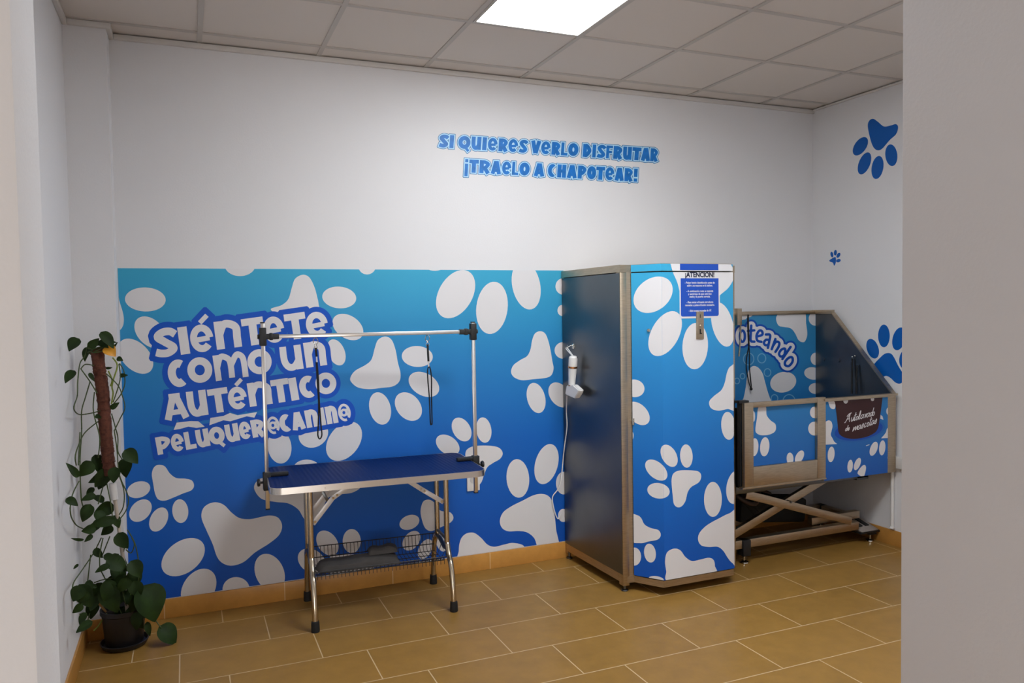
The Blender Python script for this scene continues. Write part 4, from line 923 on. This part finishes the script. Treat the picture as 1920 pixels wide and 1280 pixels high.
# scissor lift
LY = -.60
for yy, rear in ((LY, 0), (-.18, 1)):
    p = lambda px, py: at_y(px, py, LY)+Vector((0, yy-LY, 0))
    b = MB(); b.beam(p(1397, 926), p(1594, 976), .03, .05, bev=.003); b.build('lift_arm', STEEL, bath)
    b = MB(); o2 = Vector((0, .034, 0)); b.beam(p(1366, 1013)+o2, p(1556, 897)+o2, .03, .05, bev=.003); b.build('lift_arm', STEEL, bath)
pv = at_y(1483, 941, LY-.0155)
b = MB(); b.cyl(pv-Vector((0, .003, 0)), pv+Vector((0, .47, 0)), .008); b.build('pivot_rod', STEELD, bath)
b = MB(); zr = at_y(1480, 1003, -.565).z
bx0, bx1 = 1.10, 2.10
b.box((bx0, -.59, zr-.028), (bx1, -.54, zr+.024), .003); b.box((bx0, -.16, zr-.028), (bx1+.12, -.11, zr+.024), .003); b.box((bx0, -.54, zr-.028), (bx0+.05, -.16, zr+.024), .003)
b.box((2.19, -.385, zr-.028), (2.24, -.165, zr+.024), .003); b.box((bx1-.04, -.54, zr-.028), (bx1, -.16, zr+.024), .003); b.box((bx1, -.382, zr-.02), (2.19, -.35, zr+.01), .002)
b.build('base_frame', STEEL, bath)
b = MB(); q0 = at_y(1516, 985, -.5); b.box((q0.x, -.53, zr+.026), (2.17, -.49, zr+.075), .003); b.build('slide_rail', STEEL, bath)
b = MB(); b.box((1.09, -.62, BOT-.05), (2.15, -.57, BOT-.001), .003); b.box((1.09, -.20, BOT-.05), (2.15, -.15, BOT-.001), .003); b.box((2.05, -.62, BOT-.06), (2.15, -.15, BOT-.004), .003); b.build('upper_frame', STEELD, bath)
for x, y in ((1.185, -.573), (2.215, -.573), (1.185, -.14), (2.215, -.14)):
    b = MB(); b.lathe([(.026, 0), (.028, .004), (.026, .010), (.014, .016), (.007, .018), (.007, .055)], (x, y, 0), 18); ft = b.build('levelling_foot', CHROME, bath)
    b = MB(); b.box((x-.028, y-.03, .05), (x+.028, y+.03, .062 if x > 2 and y < -.5 else zr+.024), .002); b.build('foot_bracket', BLACK, ft)
b = MB(); b.beam((1.32, -.30, .26), (1.86, -.30, .20), .16, .16, bev=.02); b.cyl((1.28, -.36, .40), (1.45, -.36, .22), .03); b.build('lift_motor', RUBBER, bath)
b = MB(); b.tube(crom([(1.2, -.3, .46), (1.3, -.42, .34), (1.42, -.4, .30), (1.5, -.34, .36), (1.62, -.3, .32)], 6), .014, 10); b.build('drain_hose', mat('hose_brown', rgb(84, 66, 58), .5), bath)
b = MB(); b.box((1.62, -.32, .40), (1.95, -.15, BOT-.05), .004); b.cyl((1.93, -.35, .33), (1.93, -.35, .47), .02); b.build('water_tank', BLACK, bath)
# leash tied to the back rail of the bath
p0 = at_y(1403, 590, BYB-.024)
lt = thing('tether_leash', p0, 'thin black tether with a narrow loop hanging inside the dog bath', 'leash')
f_ = lambda px, py: tuple(at_y(px, py, BYB-.028))
b = MB(); b.tube(crom([tuple(p0), f_(1402.6, 598), f_(1403.2, 625), f_(1404.2, 648)], 6), .006, 8); b.build('strap', CORD, lt)
b = MB(); b.tube(crom([f_(1404.2, 648), f_(1400.2, 670), f_(1399.6, 690), f_(1404, 716), f_(1408.6, 728), f_(1407.4, 710), f_(1405.5, 690), f_(1405.4, 665), f_(1404.4, 648)], 6), .0036, 8); b.build('loop', CORD, lt)
b = MB(); b.ball(f_(1408.6, 729), .010); b.build('slider', CORD, lt)

# foot pedal unit on the base
pc = at_z(1610, 985, .1)
ped = thing('foot_pedal', (2.19, -.5, .066), 'grey twin foot pedal box on the right end of the lift base', 'pedal')
ang = 0
b = MB(); X0, X1, Y0, Y1 = 2.115, 2.262, -.60, -.40
b.prism([(X0, Y0, .075), (X0, Y0, .082), (X0, Y1, .135), (X0, Y1, .075)], (X1-X0, 0, 0)); bmesh.ops.bevel(b.bm, geom=b.bm.edges[:], offset=.003, segments=1, affect='EDGES'); b.build('housing', mat('pedal_grey', rgb(150, 140, 134), .45), ped)
b = MB(); b.box((X0-.01, Y0-.005, .064), (X1+.01, Y1+.01, .076), .002); b.build('tray', BLACK, ped)
for k in (.3, .68):
    x = X0+(X1-X0)*k; sl = (.135-.082)/(Y1-Y0); b = MB(); b.beam((x, Y0+.05, .082+.05*sl+.004), (x, Y1-.035, .135-.035*sl+.004), .034, .008, bev=.003); b.build('pedal', RUBBER, ped, 'black pedal')

# conduit and box on the right wall
cj = at_x(1684, 868, XR)
cd_ = thing('cable_conduit', (XR, cj.y, .10), 'pale cable conduit with junction box on the right wall, right of the dog bath', 'conduit')
q = at_x(1676, 900, XR)
b = MB(); z_ = at_x(1676, 985, XR).z; b.cyl((XR-.014, q.y, .12), (XR-.014, q.y, cj.z-.02), .011); b.lathe([(.014, 0), (.016, .004), (.014, .012)], (XR-.016, q.y, .112), 14); b.build('pipe', WPL, cd_)
b = MB(); b.box((XR-.030, cj.y-.09, cj.z-.03), (XR, q.y+.03, cj.z+.045), .004); b.build('junction_box', mat('box_grey', rgb(196, 194, 192), .5), cd_)

# ================================================================== POTTED CLIMBER
PX, PY = -2.222, -.275
plant = thing('potted_climber', (PX, PY, 0), 'leafy climbing plant on a moss pole in a black pot, left corner', 'potted plant')
b = MB(); b.lathe([(.088, 0), (.096, .005), (.106, .026), (.101, .028), (.092, .012), (.02, .010)], (PX, PY, 0), 40); b.build('saucer', POT, plant)
b = MB(); b.lathe([(.076, .0125), (.082, .02), (.095, .16), (.101, .165), (.101, .185), (.094, .185), (.090, .155)], (PX, PY, 0), 40); b.build('pot', POT, plant)
b = MB(); b.lathe([(.0905, .155), (.06, .165), (.0001, .17)], (PX, PY, 0), 30); b.build('soil', SOIL, plant)
PL = -.31
LIM = XL+.035          # nothing grows into the left wall
def plane_y(px, py, y):
    """depth at which the point seen at (px, py) stays clear of the walls"""
    p = at_y(px, py, y)
    if p.x < LIM: p = CAM+(p-CAM)*((LIM-CAM.x)/(p.x-CAM.x))
    return min(p.y, -.175 if p.x < -2.19 else -.015)
def pp(px, py, dy=0): return tuple(at_y(px, py, plane_y(px, py, PL+dy)))
rod = [pp(239, 1150), pp(231, 1048), pp(217, 945), pp(212.5, 921), pp(206, 890), pp(199, 820), pp(193, 740), pp(186, 690), pp(182, 652)]
b = MB(); b.tube(rod[:4], .0085, 10); b.build('support_rod', mat('rod_white', rgb(196, 184, 170), .5), plant)
b = MB(); b.cyl(pp(214.5, 936), pp(211, 905), .0165); b.build('rod_sleeve', WPL, plant, 'white plastic sleeve')
b = MB(); cr = crom(rod[4:], 14); random.seed(3)
b.tube(cr, [.027+random.uniform(-.002, .002) for _ in cr], 16)
for k in range(26):
    i = random.randrange(2, len(cr)-3); c = Vector(cr[i]); tl = random.uniform(-.5, .5)
    b.tube([c+Vector((.0285*math.cos(a), .0285*math.sin(a), .02*tl*math.sin(a+k))) for a in [2*math.pi*j/14 for j in range(14)]], .0012, 5, closed=True)
b.build('moss_pole', COIR, plant, 'brown coir moss pole')
VINES = [([(166, 642), (159, 667), (150, 681), (146, 712), (145, 741), (139, 760), (140, 770), (150, 777), (172, 774), (188, 770)], 0), ([(176, 685), (160, 683), (151, 692)], 0), ([(152, 692), (168, 714), (182, 737)], 0),
    ([(169, 715), (160, 745), (153, 771), (153, 810), (150, 865), (152, 930), (156, 950)], 0), ([(188, 787), (160, 810), (147, 835), (141, 856), (143, 872)], 0), ([(150, 810), (148, 850), (147, 872)], 0), ([(224, 681), (232, 695), (234, 719), (226, 740), (211, 759)], 0),
    ([(199, 700), (221, 722), (230, 744), (234, 765), (225, 785), (214, 808)], 0), ([(223, 682), (225, 712), (212, 754)], 0), ([(211, 670), (220, 685), (213, 710), (210, 725), (212, 737), (209, 757)], 1), ([(203, 695), (210, 712), (207, 724)], 1),
    ([(209, 775), (216, 800), (221, 821), (221, 846), (230, 862)], 0), ([(177, 735), (175, 770), (185, 810), (187, 830), (184, 858)], 0), ([(214, 806), (219, 840), (224, 890), (240, 930), (237, 955), (223, 975)], 0), ([(219, 880), (232, 918), (231, 950), (219, 970)], 0),
    ([(148, 902), (135, 930), (132, 962), (142, 983), (156, 991)], 0), ([(193, 912), (188, 930), (184, 945)], 0), ([(200, 906), (208, 945), (211, 972)], 0), ([(190, 1008), (175, 1037), (152, 1071), (138, 1092), (136, 1109)], 0), ([(193, 1008), (187, 1040), (187, 1064)], 0),
    ([(206, 1005), (196, 1030), (190, 1045)], 0), ([(170, 1040), (166, 1075), (164, 1092)], 0), ([(239, 993), (252, 1016), (258, 1040), (260, 1058)], 0), ([(225, 1000), (232, 1040), (240, 1062)], 0), ([(236, 1030), (246, 1036), (252, 1020), (247, 1008)], 0), ([(246, 1066), (245, 1104), (246, 1119), (240, 1158), (238, 1186)], 1), ([(200, 1150), (185, 1172), (176, 1182)], 1),
    ([(262, 1108), (285, 1099), (292, 1108)], 0), ([(291, 1162), (300, 1174), (303, 1179)], 0), ([(238, 1012), (226, 1060), (232, 1110), (240, 1150)], 0), ([(186, 1064), (205, 1100), (228, 1150)], 0), ([(260, 1082), (252, 1120), (242, 1155)], 0), ([(176, 1092), (200, 1085), (222, 1088), (235, 1130)], 0), ([(150, 1150), (152, 1165), (162, 1168), (168, 1150)], 0)]
for cname, sel, m in (('vines', 0, VINE), ('young_vines', 1, VINEY)):
    b = MB(); random.seed(11+sel)
    for v, s in VINES:
        if s != sel: continue
        dy = random.uniform(-.045, .02)
        cpts = crom([pp(x, y, dy+random.uniform(-.012, .012)) for x, y in v], 6)
        b.tube(cpts, .0026 if sel == 0 else .0034, 7)
        for i in range(3, len(cpts)-3, 7): b.ball(cpts[i], .0034 if sel == 0 else .0042, seg=6)
    if sel == 0: # coil of stems wound over the top of the pole
        top = Vector(rod[-1])
        for k in range(7):
            a0 = random.uniform(0, 6); b.tube([top+Vector(((.033+.006*math.sin(3*j+k))*math.cos(a0+j*.5), (.033)*math.sin(a0+j*.5), .012-.004*k+.016*math.sin(j*.5+k))) for j in range(11)], .0032, 6)
    b.build(cname, m, plant)
b = MB(); b.tube([pp(156, 1098, .02), pp(178, 1122, .01), pp(199, 1147)], .0055, 8); b.build('cane', STICK, plant, 'short broken cane')
LEAVES = [((146, 636), (128, 658), .9), ((138, 696), (121, 718), .72), ((192, 624), (214, 653), .62), ((164, 652), (158, 678), .5), ((220, 671), (231, 676), .9), ((225, 704), (240, 703), .6), ((199, 690), (211, 689), .45), ((168, 700), (177, 715), .5), ((168, 650), (186, 634), .7), ((186, 640), (204, 652), .7), ((204, 640), (220, 642), .35), ((212, 652), (221, 641), .3),
    ((208, 765), (224, 754), .6), ((180, 778), (190, 784), .8), ((236, 845), (259, 869), .85), ((237, 861), (235, 896), .72), ((180, 855), (188, 889), .66), ((169, 867), (149, 894), .85), ((146, 892), (124, 867), .42), ((212, 880), (165, 906), .5), ((200, 883), (178, 914), .8), ((216, 878), (212, 906), .8),
    ((126, 935), (147, 948), .7), ((177, 928), (151, 938), .6), ((194, 938), (170, 930), .6), ((210, 948), (176, 962), .85), ((168, 948), (154, 979), .75), ((212, 974), (166, 986), .5), ((207, 985), (190, 1004), .85), ((178, 990), (152, 996), .8), ((172, 1003), (158, 1016), .6), ((155, 1012), (132, 1009), .3), ((222, 1002), (240, 1029), .8), ((197, 1041), (221, 1053), .6), ((178, 1030), (193, 1046), .7), ((188, 975), (170, 1000), .6), ((214, 968), (224, 990), .7),
    ((247, 1054), (265, 1083), .85), ((204, 1049), (240, 1070), .75), ((203, 1060), (177, 1073), .5), ((222, 1082), (180, 1120), .62), ((232, 1080), (212, 1118), .7), ((152, 1101), (136, 1128), .95), ((171, 1131), (172, 1161), .8), ((152, 1133), (136, 1150), .8), ((170, 1166), (141, 1186), .55), ((270, 1104), (294, 1166), .86), ((222, 1163), (227, 1213), .48), ((303, 1176), (331, 1208), .8), ((276, 1168), (281, 1193), .5), ((146, 1058), (137, 1067), .5),
    ((240, 1100), (262, 1140), .8), ((228, 1112), (206, 1140), .7), ((168, 1090), (160, 1124), .5), ((180, 1100), (160, 1092), .4), ((246, 1140), (268, 1180), .6), ((256, 1070), (240, 1110), .7), ((258, 1130), (278, 1160), .7), ((216, 1060), (232, 1100), .6), ((160, 1150), (148, 1172), .6), ((200, 1100), (220, 1150), .7), ((150, 1100), (172, 1140), .7), ((252, 1092), (262, 1120), .9), ((190, 1095), (172, 1122), .8), ((206, 1090), (196, 1130), .75), ((238, 1085), (222, 1112), .8), ((258, 1110), (246, 1150), .7), ((182, 1120), (168, 1146), .7), ((232, 1140), (212, 1172), .7), ((260, 1150), (254, 1182), .7), ((164, 1112), (150, 1130), .8), ((196, 895), (184, 918), .8), ((182, 960), (196, 985), .7), ((220, 1040), (204, 1062), .7), ((174, 915), (162, 934), .6)]
def leaf(b, base, tip, wr, seed):
    random.seed(seed); B = Vector(base); Tp = Vector(tip); ax = Tp-B; L = ax.length; ax.normalize()
    view = Vector((.1, -1, .25)).normalized(); sd = ax.cross(view).normalized(); nrm = sd.cross(ax).normalized()
    tw = random.uniform(-.6, .6); sd2 = sd*math.cos(tw)+nrm*math.sin(tw); n2 = nrm*math.cos(tw)-sd*math.sin(tw)
    hw = L*wr/2/max(.75, math.cos(tw)); N = 14; SS = (-1, -.7, -.35, 0, .35, .7, 1)
    rows_ = []
    for i in range(N+1):
        t = i/N; mid = B+ax*(L*t)+n2*(-.10*L*(2*t-1)**2+.02*L)
        w = hw*1.02*(math.sin(math.pi*t**.62)**.8)*(1-.18*t) if 0 < i < N else 0; bk_ = -.10*max(0, 1-t/.35)
        r = []
        for q in SS:
            r.append(b.bm.verts.new(mid+sd2*(w*q)+ax*(L*bk_*abs(q))+n2*(abs(q)**1.5*w*.26)))
        rows_.append(r)
    fs = []
    for i in range(N):
        for k in range(len(SS)-1):
            try: fs.append(b.bm.faces.new((rows_[i][k], rows_[i][k+1], rows_[i+1][k+1], rows_[i+1][k])))
            except ValueError: pass
    b._fin(fs, True)
b = MB()
for i, (q0, q1, wr) in enumerate(LEAVES):
    random.seed(100+i); dy = random.uniform(-.06, .03) if q0[1] < 1040 else random.uniform(-.10, .03)
    yy = min(plane_y(q0[0], q0[1], PL+dy), plane_y(q1[0], q1[1], PL+dy)); leaf(b, at_y(q0[0], q0[1], yy), at_y(q1[0], q1[1], yy+random.uniform(-.012, .0)), wr, 200+i)
b.build('foliage', LEAF, plant, 'heart shaped green leaves', keepn=True)
b = MB(); leaf(b, pp(199, 651, -.03), pp(217, 668, -.04), 1.0, 5); b.build('yellow_leaf', LEAFY, plant, 'single yellowed leaf', keepn=True)
